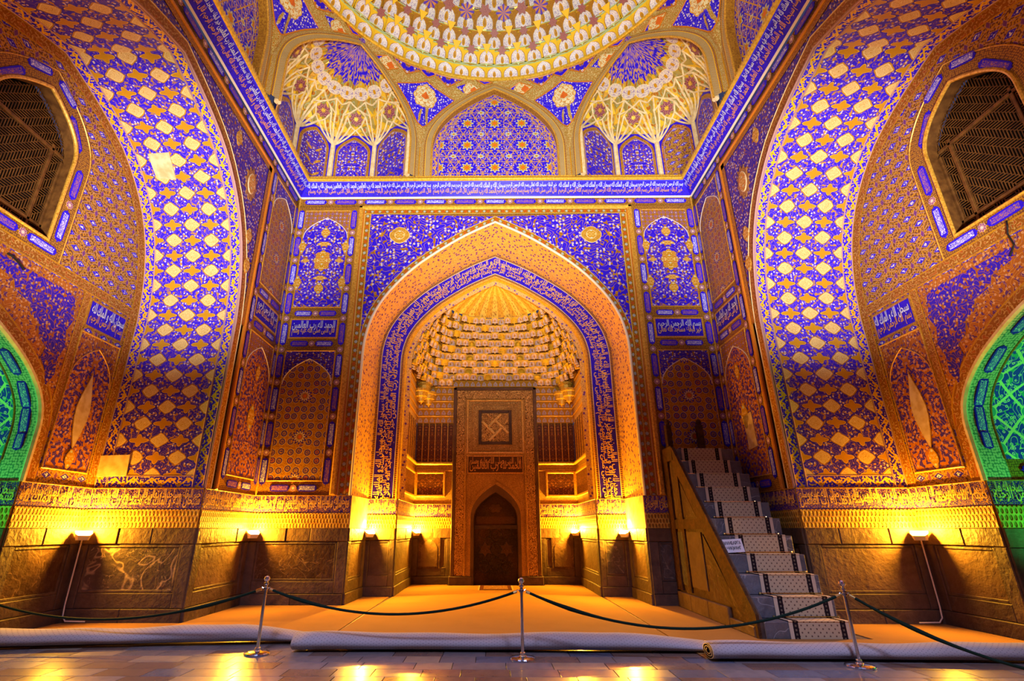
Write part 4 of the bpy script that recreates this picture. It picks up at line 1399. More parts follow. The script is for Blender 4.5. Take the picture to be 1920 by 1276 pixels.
    for q in (-1, 1):
        wn = half(arch(WWn, WZS, WZA, z0=WZ0), q); g = half(arch(GW, GZS, GZA, z0=ZF), q)
        mb = MB(); poly(mb, G, g + [(0, WZ0)] + wn + [(0, 10.2), (q * 3.6, 10.2), (q * 3.6, ZF)], 0.0, 'leafnet'); mb.build('tile_panel', rec)
    mb = MB(); strip(mb, [G.P(a, z, 0.01) for a, z in arch(SW, SZS, SZA, PROFS, z0=ZF)], [G.P(a, z, 0.01) for a, z in arch(SW - 0.22, SZS, SZA - 0.25, PROFS, z0=ZF)], 'scroll'); mb.build('arch_border', rec)
    for q in (-1, 1):
        mb = MB(); cbox(mb, G, *sorted((q * 0.0, q * 3.3)), 5.98, 6.02, 0, 0.03, 0.01, 'gold_dark'); mb.build('fillet', rec)
    mb = MB(); band(mb, G, -3.3, 3.3, 5.98, 6.2, 0.014, 'scroll'); mb.build('scroll_band', rec)
    # border of the window
    for q in (-1, 1):
        mb = MB()
        w1 = half(arch(WWn, WZS, WZA, z0=WZ0), q); w2 = half(arch(WWn + 0.36, WZS, WZA + 0.40, z0=WZ0), q)
        strip(mb, [G.P(a, z, 0.012) for a, z in w1], [G.P(a, z, 0.012) for a, z in w2], 'gold_ground'); mb.build('window_border', rec)
        cartouche_run(rec, G, (q * (WWn + 0.18), WZ0 - 0.05), (q * (WWn + 0.18), WZS + 0.1), 0.014, n=2)
        cartouche_run(rec, G, (q * (WWn + 0.13), WZS + 0.15), (q * 0.42, WZA - 0.02), 0.014, n=1, first=1)
        cartouche_run(rec, G, (q * 0.62, WZA + 0.0), (0.0, WZA + 0.30), 0.014, n=1)
    mb = MB(); poly(mb, G, rect(-1.23, 1.23, 6.2, WZ0), 0.012, 'gold_ground'); mb.build('window_border', rec)
    cartouche_run(rec, G, (-1.2, 6.34), (1.2, 6.34), 0.014, n=3)
    outline_tube('window_border_line', rec, G, arch(WWn + 0.36, WZS, WZA + 0.40, z0=6.2), 0.014, 0.014, 'gold', 5)
    # tiles beside the lower arch
    for q in (1, -1):
        mb = MB()
        g = half(arch(GW + 0.24, GZS, GZA + 0.27), q)
        cut = [p for p in g if abs(p[0]) < 1.96]
        poly(mb, G, [(q * 1.96, archheight(1.96, GW + 0.24, GZS, GZA + 0.27))] + cut + [(0, 5.96), (q * 1.96, 5.96)], 0.008, 'rustfloral'); mb.build('spandrel', rec)
        cl_ = [(1.78, 5.80), (0.12, 5.80), (0.10, 5.62), (0.55, 5.52), (0.62, 5.36), (0.95, 5.28), (1.02, 5.10), (1.22, 5.02), (1.30, 4.80), (1.50, 4.66), (1.46, 4.46), (1.60, 4.30), (1.72, 4.02), (1.84, 4.25), (1.80, 4.55), (1.88, 4.8), (1.80, 5.1), (1.90, 5.35), (1.82, 5.55)]
        mb = MB(); prism(mb, G, [(q * a, z) for a, z in cl_], 0.008, 0.016, 'cloud', 'gold_dark'); mb.build('cloud_panel', rec)
        mb = MB(); strip(mb, [G.P(a, z, 0.014) for a, z in half(arch(GW, GZS, GZA, z0=ZF), q)], [G.P(a, z, 0.014) for a, z in half(arch(GW + 0.24, GZS, GZA + 0.27, z0=ZF), q)], 'scroll'); mb.build('arch_border', rec)
        mb = MB(); band(mb, G, *sorted((q * 1.96, q * 2.14)), 3.3, 5.98, 0.013, 'scroll'); mb.build('scroll_band', rec)
        i0, i1 = sorted((q * 2.16, q * 3.20))
        am = (i0 + i1) / 2
        arch_panel(rec, G, i0, i1, 2.66, 5.22, 'floral_rust', 'rustfloral', 0.012, 4.35, 5.02, line='gold')
        put(plate_mesh('mandorla', [(x, z) for x, z in [(0, -.72), (.10, -.42), (.17, -.1), (.18, .1), (.13, .36), (.06, .6), (0, .82), (-.06, .6), (-.13, .36), (-.18, .1), (-.17, -.1), (-.10, -.42)]], 0.014, 'plaster_patch', 'gold', 0.06), 'medallion', rec, G.mat(am, 3.72, 0.022))
        put(MEDS, 'medallion', rec, G.mat(am, 2.86, 0.022, 0, 0.8, 1.1))
        frame_bars('panel_frame', rec, G, i0 - 0.02, i1 + 0.02, 5.34, 5.94, 0.05, 0, 0.02, 'gold_dark')
        mb = MB(); poly(mb, G, rect(i0 + 0.03, i1 - 0.03, 5.39, 5.89), 0.012, 'blue'); mb.build('lettered_panel', rec)
        mb = MB()
        fa, fb = i0 + 0.06, i1 - 0.06
        fn = (lambda x, y, fb=fb: G.P(fb - x, 5.41 + y, 0.02)) if flip else (lambda x, y, fa=fa: G.P(fa + x, 5.41 + y, 0.02))
        write(mb, PH[3], fn, 0, fb - fa, 0.0, 0.26, 'letter_gold'); write(mb, PH[4], lambda x, y: fn(x, y) + G.N * 0.01, 0, fb - fa, 0.18, 0.46, 'letter_white'); mb.build('lettering', rec)
        dado(rec, G, q * GW, q * SW, 'stone_warm' if s > 0 else 'marble_brown', 80 + s + q)
        frieze(rec, G, q * GW, q * SW, 81 + s + q, flip)
    outline_tube('arch_edge', rec, G, arch(GW, GZS, GZA, z0=ZF), 0.012, 0.045, 'cream')

    # ---------------- tunnel behind the lower arch
    def gring(d, z0=0.0, ins=0.0): return [G.P(a, z, -d) for a, z in arch(GW - ins, GZS, GZA - ins, z0=z0)]
    mb = MB(); strip(mb, gring(0.0, ZF), gring(0.45, ZF), 'pale_ground'); mb.build('tunnel_border', rec)
    mb = MB(); strip(mb, gring(0.45, ZF + 0.35), gring(2.6, ZF + 0.35), 'greennet'); mb.build('tunnel_vault', rec)
    mb = MB(); tube(mb, gring(0.45, ZF + 0.35, 0.006), 0.016, 'gold_dark', 5); mb.build('tunnel_line', rec, True)
    mb = MB(); poly(mb, Frame((s * (XR + 2.6), YC, 0), (0, 1, 0), (-s, 0, 0)), arch(GW, GZS, GZA, z0=0.0), 0, 'greennet'); mb.build('tunnel_end', rec)
    FT = Frame((s * XR, YC + GW, 0), (s, 0, 0), (0, -1, 0))
    for q in (1, -1):
        FQ = Frame((s * XR, YC + q * GW, 0), (s, 0, 0), (0, -q, 0))
        mb = MB(); poly(mb, FQ, rect(0, 2.6, 0, ZF + 0.35), -0.055, 'stone'); poly(mb, FQ, rect(0.45, 2.6, ZF, ZF + 0.35), -0.004, 'gold_ground'); mb.build('reveal', rec)
        dado(rec, FQ, 0.0, 2.6, 'stone', 90 + s + q)
        frieze(rec, FQ, 0.0, 2.6, 91 + s + q, flip=(s < 0) == (q > 0))
    cartouche_run(rec, FT, (0.24, ZF + 0.42), (0.24, GZS + 0.1), 0.01, n=1, me=CN)
    cartouche_run(rec, FT, (0.5, ZF + 0.17), (2.4, ZF + 0.17), 0.01, n=2, me=CN)
    garc = half(arch(GW, GZS, GZA), 1)
    for k in (3, 8, 13, 18):
        if k + 2 < len(garc):
            (a0, z0), (a1, z1) = garc[k - 2], garc[k + 2]
            tt = (G.P(a1, z1) - G.P(a0, z0)).normalized(); nn = tt.cross(Vector((1, 0, 0))); 
            if nn.z > 0: nn = -nn
            FA = Frame(G.P(*garc[k]), (s, 0, 0), nn, tt)
            put(CN, 'cartouche', rec, FA.mat(0.24, 0.0, 0.012, PI / 2, 0.85, 1.1))

    # ---------------- lattice window
    wnd = bpy.data.objects.new('window_1' if s < 0 else 'window_2', None)
    link(wnd, None, Matrix.Translation((s * XR, YC, WZ0))); tag(wnd, kind='structure')
    wn = arch(WWn, WZS, WZA, z0=WZ0)
    mb = MB(); strip(mb, [G.P(a, z, 0.03) for a, z in wn + [wn[0]]], [G.P(a, z, -0.24) for a, z in wn + [wn[0]]], 'lattice_wood'); mb.build('reveal', wnd)
    mb = MB(); tube(mb, [G.P(a, z, 0.02) for a, z in wn], 0.035, 'gold', 7, True); mb.build('window_frame', wnd, True)
    mb = MB(); poly(mb, G, [(a * 1.2, WZ0 - .1 + (z - WZ0) * 1.1) for a, z in wn], -0.42, 'dark_void'); mb.build('dark_backdrop', wnd)  # added black sheet painting the darkness behind the lattice
    def inside(a, z): return z > WZ0 + 0.02 and abs(a) < halfwidth(z, WWn - 0.03, WZS, WZA - 0.04)
    # frame bars of the lattice
    mb = MB()
    for (a0, a1, z0, z1) in ((-0.62, -0.56, WZ0, 8.35), (0.56, 0.62, WZ0, 8.35), (-WWn, WWn, 6.72, 6.78), (-WWn + 0.04, WWn - 0.04, 8.22, 8.28), (-WWn, -WWn + 0.05, WZ0, WZS), (WWn - 0.05, WWn, WZ0, WZS), (-WWn, WWn, WZ0, WZ0 + 0.05)):
        cbox(mb, G, a0, a1, z0, z1, -0.24, -0.18, 0.008, 'lattice_wood')
    mb.build('lattice_bars', wnd)
    # herringbone fretwork: thin strips round brick-shaped holes
    mb = MB(); u = 0.046
    n1, n2 = int(2.1 / u), int(2.9 / u)
    own = {}
    for i in range(-4, n1):
        for j in range(-4, n2):
            r_ = (i - j) % 8
            own[(i, j)] = ('h', i - r_, j) if r_ < 4 else ('v', i, j - (7 - r_))
    for i in range(0, n1 - 1):
        for j in range(0, n2 - 1):
            a, z = -1.0 + i * u, WZ0 + j * u
            if not inside(a, z): continue
            if own[(i, j)] != own[(i - 1, j)]:
                mb.face([G.P(a - .0055, z, -0.2), G.P(a + .0055, z, -0.2), G.P(a + .0055, z + u, -0.2), G.P(a - .0055, z + u, -0.2)], 'lattice_wood')
                mb.face([G.P(a + .0055, z, -0.2), G.P(a + .0055, z, -0.212), G.P(a + .0055, z + u, -0.212), G.P(a + .0055, z + u, -0.2)], 'lattice_wood')
                mb.face([G.P(a - .0055, z, -0.2), G.P(a - .0055, z, -0.212), G.P(a - .0055, z + u, -0.212), G.P(a - .0055, z + u, -0.2)], 'lattice_wood')
            if own[(i, j)] != own[(i, j - 1)]:
                mb.face([G.P(a, z - .0055, -0.2), G.P(a + u, z - .0055, -0.2), G.P(a + u, z + .0055, -0.2), G.P(a, z + .0055, -0.2)], 'lattice_wood')
                mb.face([G.P(a, z + .0055, -0.2), G.P(a, z + .0055, -0.212), G.P(a + u, z + .0055, -0.212), G.P(a + u, z + .0055, -0.2)], 'lattice_wood')
                mb.face([G.P(a, z - .0055, -0.2), G.P(a, z - .0055, -0.212), G.P(a + u, z - .0055, -0.212), G.P(a + u, z - .0055, -0.2)], 'lattice_wood')
    tag(mb.build('fretwork', wnd), kind='stuff')
    # green floodlight on the floor of the tunnel
    lamp('green_floodlight', 'SPOT', (s * (XR + 1.5), YC + 0.55, 0.4), 520, (0.03, 1.0, 0.22), (s * (XR + 1.3), YC + GW + 0.6, 3.4), spot_size=R(100), spot_blend=0.6, shadow_soft_size=0.15)
    return wall, rec
wall_left, rec_left = side(-1)
wall_right, rec_right = side(1)

# near wall of the hall with the arch of the entrance bay
FN = Frame((0, YN, 0), (-1, 0, 0), (0, 1, 0))
mb = MB()
for q in (-1, 1):
    poly(mb, FN, half(arch(3.55, 6.0, 10.06, z0=0.0), q) + [(0, ZCOR), (q * W, ZCOR), (q * W, 0)], 0.0, 'floral')
tag(mb.build('wall_front'), kind='structure')

# ================================================================== cornice
cor = MB()
prof = [(0.0, ZCOR - 0.02, 'white_line'), (0.03, ZCOR + 0.03, 'blue'), (0.05, ZCOR + 0.06, 'blue'), (0.28, ZCOR + 0.35, 'blue_bright'), (0.30, ZCOR + 0.385, 'yellow_gold'), (0.34, ZCOR + 0.40, 'yellow_gold'), (0.36, ZCOR + 0.45, 'orange_band'), (0.32, ZCOR + 0.50, 'gold'), (0.32, ZCOR + 0.56, 'gold_dark'), (-0.1, ZCOR + 0.58, None)]
def corner(p, q): return ((-(W - p), YN + p), (-(W - p), D - p), (W - p, D - p), (W - p, YN + p))[q]
for i in range(len(prof) - 1):
    for q in range(4):
        a, b = corner(prof[i][0], q), corner(prof[i][0], (q + 1) % 4)
        c, d = corner(prof[i + 1][0], q), corner(prof[i + 1][0], (q + 1) % 4)
        L = math.hypot(a[0] - b[0], a[1] - b[1]); h = math.hypot(prof[i + 1][0] - prof[i][0], prof[i + 1][1] - prof[i][1])
        cor.face([(*a, prof[i][1]), (*b, prof[i][1]), (*d, prof[i + 1][1]), (*c, prof[i + 1][1])], prof[i][2], [(0, 0), (L, 0), (L, h), (0, h)])
cornice = tag(cor.build('trim_1'), kind='structure')
lp0, lp1 = (0.05, ZCOR + 0.06), (0.28, ZCOR + 0.36)
hh = math.hypot(lp1[0] - lp0[0], lp1[1] - lp0[1])
for q, (o, A, N) in enumerate((((0, D, 0), (1, 0, 0), (0, -1, 0)), ((-W, YC, 0), (0, 1, 0), (1, 0, 0)), ((W, YC, 0), (0, 1, 0), (-1, 0, 0)))):
    o, A, N = Vector(o), Vector(A), Vector(N)
    B = (N * (lp1[0] - lp0[0]) + Vector((0, 0, lp1[1] - lp0[1]))).normalized()
    nn = N * B.z - Vector((0, 0, 1)) * (B.dot(N))
    FC = Frame(o + N * lp0[0] + Vector((0, 0, lp0[1])), A, nn, B)
    mb = MB()
    for part in range(3):
        x0 = -5.6 + part * 3.74; fl = q == 2
        fn = (lambda x, y, x0=x0: FC.P(x0 + 3.7 - x, y, 0.012)) if fl else (lambda x, y, x0=x0: FC.P(x0 + x, y, 0.012))
        fill_text(mb, fn, 3.7, hh * 0.04, hh * 0.56, 'letter_gold', 200 + q * 9 + part, 0.6)
        fill_text(mb, lambda x, y: fn(x, y) + FC.N * 0.01, 3.7, hh * 0.48, hh * 0.98, 'letter_white', 300 + q * 9 + part, 0.45)
    mb.build('lettering', cornice)
# row of small gold leaves along the top edge
leaf = MB(); F0 = Frame((0, 0, 0), (1, 0, 0), (0, 0, 1), (0, 1, 0))
mb = MB()
for q in range(3):
    a, b = corner(0.325, q), corner(0.325, q + 1)
    n = 120
    for k in range(n):
        t0, t1 = (k + 0.15) / n, (k + 0.85) / n
        p = Vector((a[0] + (b[0] - a[0]) * t0, a[1] + (b[1] - a[1]) * t0, ZCOR + 0.485)); r_ = Vector((a[0] + (b[0] - a[0]) * t1, a[1] + (b[1] - a[1]) * t1, ZCOR + 0.485))
        m_ = (p + r_) / 2 + Vector((0, 0, 0.075)); inw = Vector((0, 0, 0)) + (Vector((0, YC, 0)) - Vector((m_.x, m_.y, 0))).normalized() * 0.02
        mb.face([p + inw, r_ + inw, m_ + inw], 'yellow_gold')
tag(mb.build('leaf_edging', cornice), kind='stuff')

# ================================================================== drum: eight arches carrying the dome
AP = 5.55; HS = AP * math.tan(PI / 8)
ZB = 11.42                                      # foot of the drum
OW, OZS, OZA = 1.93, 12.55, 14.90               # opening
EW, EZA = HS, 15.18                             # outer edge of the arch frame
RR, ZR = 5.45, 15.22                            # ring of the dome
ctr = Vector((0, YC, 0))
drum_root = bpy.data.objects.new('wall_drum', None); link(drum_root, None, Matrix.Translation((0, YC, ZB))); tag(drum_root, kind='structure')
def facef(k):
    ph = PI / 4 * k
    d = Vector((math.sin(ph), math.cos(ph), 0)); A = Vector((math.cos(ph), -math.sin(ph), 0))
    return Frame(ctr + d * AP, A, -d), ph
def AC(t, ): return arch(OW + (EW - OW) * t, OZS, OZA + (EZA - OZA) * t, z0=ZB)
for k in range(-4, 4):
    F, ph = facef(k)
    seen = abs(k) <= 2
    def bnd(name, t0, t1, m, c0=0.0, c1=0.0):
        mb = MB(); strip(mb, [F.P(a, z, c0) for a, z in AC(t0)], [F.P(a, z, c1) for a, z in AC(t1)], m); return mb.build(name, drum_root)
    bnd('scroll_band', 0.62, 1.0, 'scroll_pale', 0.0, 0.0)
    bnd('dentil_band', 0.52, 0.62, 'dentil', 0.03, 0.03)
    bnd('dentil_side', 0.62, 0.621, 'gold_dark', 0.0, 0.03)
    bnd('lattice_band', 0.0, 0.52, 'lattice_gold', 0.02, 0.03)
    outline_tube('arch_edge', drum_root, F, arch(OW, OZS, OZA, z0=ZB), 0.02, 0.03, 'gold')
    if k % 2 == 0:
        # blind arch with a tiled field
        mb = MB(); strip(mb, [F.P(a, z, 0.02) for a, z in AC(0)], [F.P(a, z, -0.22) for a, z in AC(0)], 'gold_dark'); mb.build('reveal', drum_root)
        mb = MB(); poly(mb, F, arch(OW - 0.2, OZS, OZA - 0.22, z0=ZB), -0.21, 'drumnet', 0, 12.0); mb.build('tile_panel', drum_root)
        mb = MB(); strip(mb, [F.P(a, z, -0.2) for a, z in AC(0)], [F.P(a, z, -0.2) for a, z in arch(OW - 0.2, OZS, OZA - 0.22, z0=ZB)], 'vine' if k else 'vine'); mb.build('tile_border', drum_root)
        outline_tube('gold_line', drum_root, F, arch(OW - 0.2, OZS, OZA - 0.22, z0=ZB), -0.2, 0.014, 'lilac', 5)
    elif not seen:
        mb = MB(); poly(mb, F, arch(OW, OZS, OZA, z0=ZB), -0.2, 'drumnet', 0, 12.0); mb.build('tile_panel', drum_root)
    else:
        # squinch: five-sided apse with a ribbed half vault
        def sq(th, z, ins=0.0, zz=None):
            r = halfwidth(z, OW + 0.03, 13.15, 15.05) - ins
            return F.P(-r * math.cos(th), z, -r * math.sin(th) * 1.27)
        nf = 5; cols = [PI * i / nf for i in range(nf + 1)]
        mats5 = ('floral', 'floral_fine', 'floral_small', 'floral_fine', 'floral')
        ZV = 13.42
        for i in range(nf):
            p0, p1 = sq(cols[i], ZB), sq(cols[i + 1], ZB)
            A = (p1 - p0).normalized(); L = (p1 - p0).length
            N = Vector((A.y, -A.x, 0))
            if N.dot(F.N) < 0 and abs(N.dot(F.N)) > 0.05: N = -N
            if abs(N.dot(F.N)) <= 0.35:
                mid_ = (p0 + p1) / 2; inn = (F.P(0, mid_.z, -0.4) - mid_); 
                if N.dot(inn) < 0: N = -N
            FF = Frame((p0.x, p0.y, 0), A, N)
            mb = MB(); poly(mb, FF, rect(0, L, ZB, ZV + 0.1), 0.0, 'blue', L / 2, 0); mb.build('apse_wall', drum_root)
            ap = [(L / 2 + a, z) for a, z in arch(L / 2 - 0.12, 12.80, 13.46, sub=1, z0=ZB)]
            mb = MB(); prism(mb, FF, ap, 0.0, 0.012, 'rustfloral' if (k > 0 and i == 2) else 'scroll_pale' if False else 'gold_dark', 'gold'); mb.build('panel_border', drum_root)
            ap = [(L / 2 + a, z) for a, z in arch(L / 2 - 0.20, 12.76, 13.32, sub=1, z0=ZB)]
            mb = MB(); prism(mb, FF, ap, 0.012, 0.02, mats5[i] if not (k > 0 and i == 2) else 'leafnet', 'gold', L / 2, ZB); mb.build('tile_panel', drum_root)
            outline_tube('panel_line', drum_root, FF, ap, 0.02, 0.012, 'lilac', 5)
            if k < 0 and i == 2:
                for zz in (11.75, 12.2, 12.65):
                    for q in (-1, 1):
                        put(plate_mesh('bar_motif', scallop(0.13, 0.035, 2, 0.0, 16, 3), 0.01, 'gold', 'gold'), 'medallion', drum_root, FF.mat(L / 2 + q * 0.16, zz, 0.02, q * PI / 4))
        mb = MB()
        nz, na = 9, 30
        for j in range(nz):
            for i in range(na):
                c4 = []
                for jj, ii in ((j, i), (j, i + 1), (j + 1, i + 1), (j + 1, i)):
                    z = ZV + 0.02 + (15.05 - ZV - 0.02) * jj / nz; th = PI * ii / na
                    c4.append((sq(th, z, (0.07 if (ii + jj) % 2 else -0.01) * (0 < jj < nz)), (th * 1.9, z)))
                for tri_, m_ in (((0, 1, 2), 'vault' if (i + j) % 2 else 'gold_matte'), ((0, 2, 3), 'vault' if j % 2 else 'gold')) if (i + j) % 2 else (((0, 1, 3), 'gold_matte' if j % 2 else 'vault'), ((1, 2, 3), 'vault')):
                    mb.face([c4[k_][0] for k_ in tri_], m_, [c4[k_][1] for k_ in tri_])
        mb.build('vault', drum_root)
        for th in cols:
            mb = MB(); t_ = min(max(th, 0.03), PI - 0.03)
            tube(mb, [sq(t_, ZB, 0.02), sq(t_, 12.8, 0.02), sq(t_, 13.1, 0.03)], [0.085, 0.08, 0.075], 'cream', 8); mb.build('colonnette', drum_root, True)
        # ribs fanning out of every colonnette and meeting their neighbours
        dth = PI / nf
        for i, th in enumerate(cols):
            for q in (-1, 1):
                for sp, zt in ((0.12, 14.03), (0.24, 13.98), (0.36, 13.76), (0.5, 13.67)):
                    e = th + q * sp * dth
                    if e < 0 or e > PI: continue
                    mb = MB()
                    tube(mb, [sq(min(max(th + (e - th) * t ** 0.9, 0.02), PI - 0.02), 13.07 + (zt - 13.07) * t, 0.06) for t in (0, .2, .4, .6, .8, 1)], 0.032, 'cream', 5); mb.build('rib', drum_root, True)
            if i < nf:
                mth = th + dth / 2
                for a0, z0, a1, z1 in ((-.38, 13.98, 0, 14.14), (.38, 13.98, 0, 14.14), (-.38, 13.98, -.26, 14.26), (.38, 13.98, .26, 14.26), (-.26, 14.26, 0, 14.14), (.26, 14.26, 0, 14.14), (-.5, 14.18, -.26, 14.26), (.5, 14.18, .26, 14.26), (0, 13.64, -.14, 13.76), (0, 13.64, .14, 13.76), (-.14, 13.76, -.26, 13.98), (.14, 13.76, .26, 13.98), (-.26, 13.98, -.14, 14.08), (.26, 13.98, .14, 14.08)):
                    mb = MB(); tube(mb, [sq(min(max(mth + (a0 + (a1 - a0) * t) * dth, 0.01), PI - 0.01), z0 + (z1 - z0) * t, 0.07) for t in (0, .5, 1)], 0.028, 'cream', 5); mb.build('rib', drum_root, True)
                # violet star with a gold flower
                p = sq(mth, 13.91, 0.10); ax = (sq(mth + 0.05, 13.91) - sq(mth - 0.05, 13.91)).normalized(); bx = (sq(mth, 14.01) - sq(mth, 13.81)).normalized()
                n_ = ax.cross(bx); n_ = n_ if n_.dot(F.N) > 0 or n_.z < 0 else -n_
                FS = Frame(p, ax, n_, bx)
                put(plate_mesh('star', polar(8, 0.23, 0.16), 0.014, 'star_violet', 'cream'), 'star', drum_root, FS.mat(0, 0, 0))
                put(plate_mesh('flower', polar(8, 0.085, 0.05), 0.02, 'yellow_gold', 'gold'), 'flower', drum_root, FS.mat(0, 0, 0.012))
        # pale lobes and the blue melon at the crown
        for i in range(9):
            th = PI * (i + 0.5) / 9
            p = sq(th, 14.38, 0.10); ax = (sq(th + 0.05, 14.38) - sq(th - 0.05, 14.38)).normalized(); bx = (sq(th, 14.48) - sq(th, 14.28)).normalized()
            n_ = ax.cross(bx); n_ = n_ if n_.z < 0 else -n_
            w_ = PI * halfwidth(14.38, OW, 13.15, 15.05) / 9 * 0.56
            put(plate_mesh('lobe', [(w_ * math.cos(t), 0.20 * math.sin(t)) for t in [2 * PI * q / 14 for q in range(14)]], 0.02, 'lobe', 'cream', 0.1), 'lobe', drum_root, Frame(p, ax, n_, bx).mat(0, 0, 0))
        mb = MB()
        for j in range(6):
            for i in range(36):
                q = []; uv = []
                for jj, ii in ((j, i), (j, i + 1), (j + 1, i + 1), (j + 1, i)):
                    th = PI * ii / 36; z = 14.56 + (15.04 - 14.56) * jj / 6
                    if jj == 0: z -= 0.07 * (ii % 4 == 0) + 0.03 * (ii % 2)
                    q.append(sq(th, z, 0.11 + 0.03 * abs(math.sin(ii * PI / 4)))); uv.append((th * 1.2, z))
                mb.face(q, 'melon', uv)
        mb.build('melon', drum_root, True, True)

# pendentive surface between the arch frames and the dome ring
def pend(ph, s_):
    k = round(ph / (PI / 4)); F, p0 = facef(k)
    x = AP * math.tan(ph - p0); x = min(max(x, -HS), HS)
    zl = archheight(x, EW, OZS, EZA)
    lo = F.P(x, zl, 0.0); up = ctr + Vector((math.sin(ph) * RR, math.cos(ph) * RR, ZR))
    return lo.lerp(up, s_)
def pendz(ph, z):
    a, b = pend(ph, 0), pend(ph, 1)
    t = min(max((z - a.z) / max(b.z - a.z, 1e-3), 0), 1)
    return a.lerp(b, t)
mb = MB(); N8 = 160
for i in range(N8):
    for j in range(4):
        q = []; uv = []
        for ii, jj in ((i, j), (i + 1, j), (i + 1, j + 1), (i, j + 1)):
            ph = -PI + 2 * PI * ii / N8
            p = pend(ph, jj / 4); q.append(p); uv.append((ph * 5.5, p.z))
        mb.face(q, 'pend_ground', uv)
mb.build('pendentives', drum_root)
def pend_patch(name, ph0, pts, m, lift, uvc=None, edge=None):
    """panel on the pendentive, pts in (angle offset, height), fan from its middle"""
    c = (sum(p[0] for p in pts) / len(pts), sum(p[1] for p in pts) / len(pts))
    cin = lambda p: p - Vector((p.x, p.y - YC, 0)).normalized() * lift - Vector((0, 0, lift * 0.4))
    mb = MB(); n = len(pts)
    uvc = uvc or c
    for i in range(n):
        a, b = pts[i], pts[(i + 1) % n]
        for t in range(4):
            for r_ in range(3):
                q = []; uv = []
                for tt, rr in ((t, r_), (t + 1, r_), (t + 1, r_ + 1), (t, r_ + 1)):
                    e = (a[0] + (b[0] - a[0]) * tt / 4, a[1] + (b[1] - a[1]) * tt / 4)
                    g = (c[0] + (e[0] - c[0]) * rr / 3, c[1] + (e[1] - c[1]) * rr / 3)
                    q.append(cin(pendz(ph0 + g[0], g[1]))); uv.append(((g[0] - uvc[0]) * 5.7, g[1] - uvc[1]))
                if r_ == 0: q, uv = q[1:], uv[1:]
                mb.face(q, m, uv)
    o = mb.build(name, drum_root)
    if edge:
        mb = MB(); path = []
        for i in range(n):
            a, b = pts[i], pts[(i + 1) % n]
            path += [cin(pendz(ph0 + a[0] + (b[0] - a[0]) * t / 4, a[1] + (b[1] - a[1]) * t / 4)) for t in range(4)]
        tube(mb, path, 0.02, edge, 5, True); mb.build('panel_line', drum_root, True)
    return o
for k in range(-3, 3):
    pv = PI / 8 + PI / 4 * k
    pend_patch('kite_panel', pv, [(0, 13.25), (0.105, 13.98), (0.165, 14.42), (0.0, 14.78), (-0.165, 14.42), (-0.105, 13.98)], 'kite', 0.03, (0, 14.30), 'orange_band')
    for q in (-1, 1):
        pend_patch('lozenge_panel', pv + q * 0.245, [(0, 14.62), (0.075, 14.86), (0, 15.06), (-0.075, 14.86)], 'kite', 0.03, (0.03, 14.83), 'orange_band')
        pend_patch('triangle_panel', pv + q * 0.12, [(0, 14.82), (0.09, 15.12), (-0.09, 15.12)], 'floral', 0.03, None, 'orange_band')
    pend_patch('triangle_panel', pv, [(0, 14.92), (0.06, 15.14), (-0.06, 15.14)], 'floral', 0.03, None, 'orange_band')
    pend_patch('triangle_panel', pv + PI / 8 - 0.06, [(0, 15.06), (0.05, 15.16), (-0.05, 15.16)], 'floral', 0.03, None, 'orange_band')

# ================================================================== dome with rings of cells
dm = MB()
zc = ZR - 0.6
def domer(z):
    t = max(0.0, 1 - ((z - ZR) / 5.9) ** 2); return RR * t ** 0.5
lev = [ZR + 6.0 * math.sin(PI / 2 * i / 12) * 0.98 for i in range(13)]
for i in range(12):
    for k in range(64):
        q = []; uv = []
        for ii, kk in ((i, k), (i, k + 1), (i + 1, k + 1), (i + 1, k)):
            a = 2 * PI * kk / 64; r_ = domer(lev[ii]) + 0.25
            q.append(ctr + Vector((r_ * math.sin(a), r_ * math.cos(a), lev[ii]))); uv.append((a * 4, lev[ii]))
        dm.face(q, 'melon' if i > 5 else 'gold_dark', uv)
ceiling = tag(dm.build('ceiling', None, True, True), kind='structure')
mb = MB(); tube(mb, [ctr + Vector((RR * math.sin(a), RR * math.cos(a), ZR)) for a in [2 * PI * i / 96 for i in range(96)]], 0.055, 'yellow_gold', 8, True); mb.build('dome_ring', ceiling, True)
CELL_D = cell_mesh('muqarnas_cell', 'lace', 'gold_dark', 'yellow_gold', 0.5)
CELL_D2 = cell_mesh('muqarnas_cell', 'lace', 'gold_matte', 'mint', 0.4)
CELL_D3 = cell_mesh('muqarnas_cell', 'yellow_gold', 'gold', 'yellow_gold', 0.5)
STV = plate_mesh('star', polar(6, 0.5, 0.30), 0.03, 'star_violet', 'cream')
STB = plate_mesh('star', polar(8, 0.5, 0.38), 0.03, 'star_blue', 'cream')
KITE = plate_mesh('kite', [(-0.42, 0.35), (0, -0.5), (0.42, 0.35)], 0.05, 'gold_matte', 'gold')
tiers = [(0.05, 0.34, 5.42, 5.36, 64), (0.42, 0.38, 5.30, 5.12, 64), (0.84, 0.40, 5.06, 4.86, 64), (1.28, 0.46, 4.80, 4.54, 48), (1.80, 0.54, 4.48, 4.14, 40), (2.42, 0.62, 4.06, 3.66, 32)]
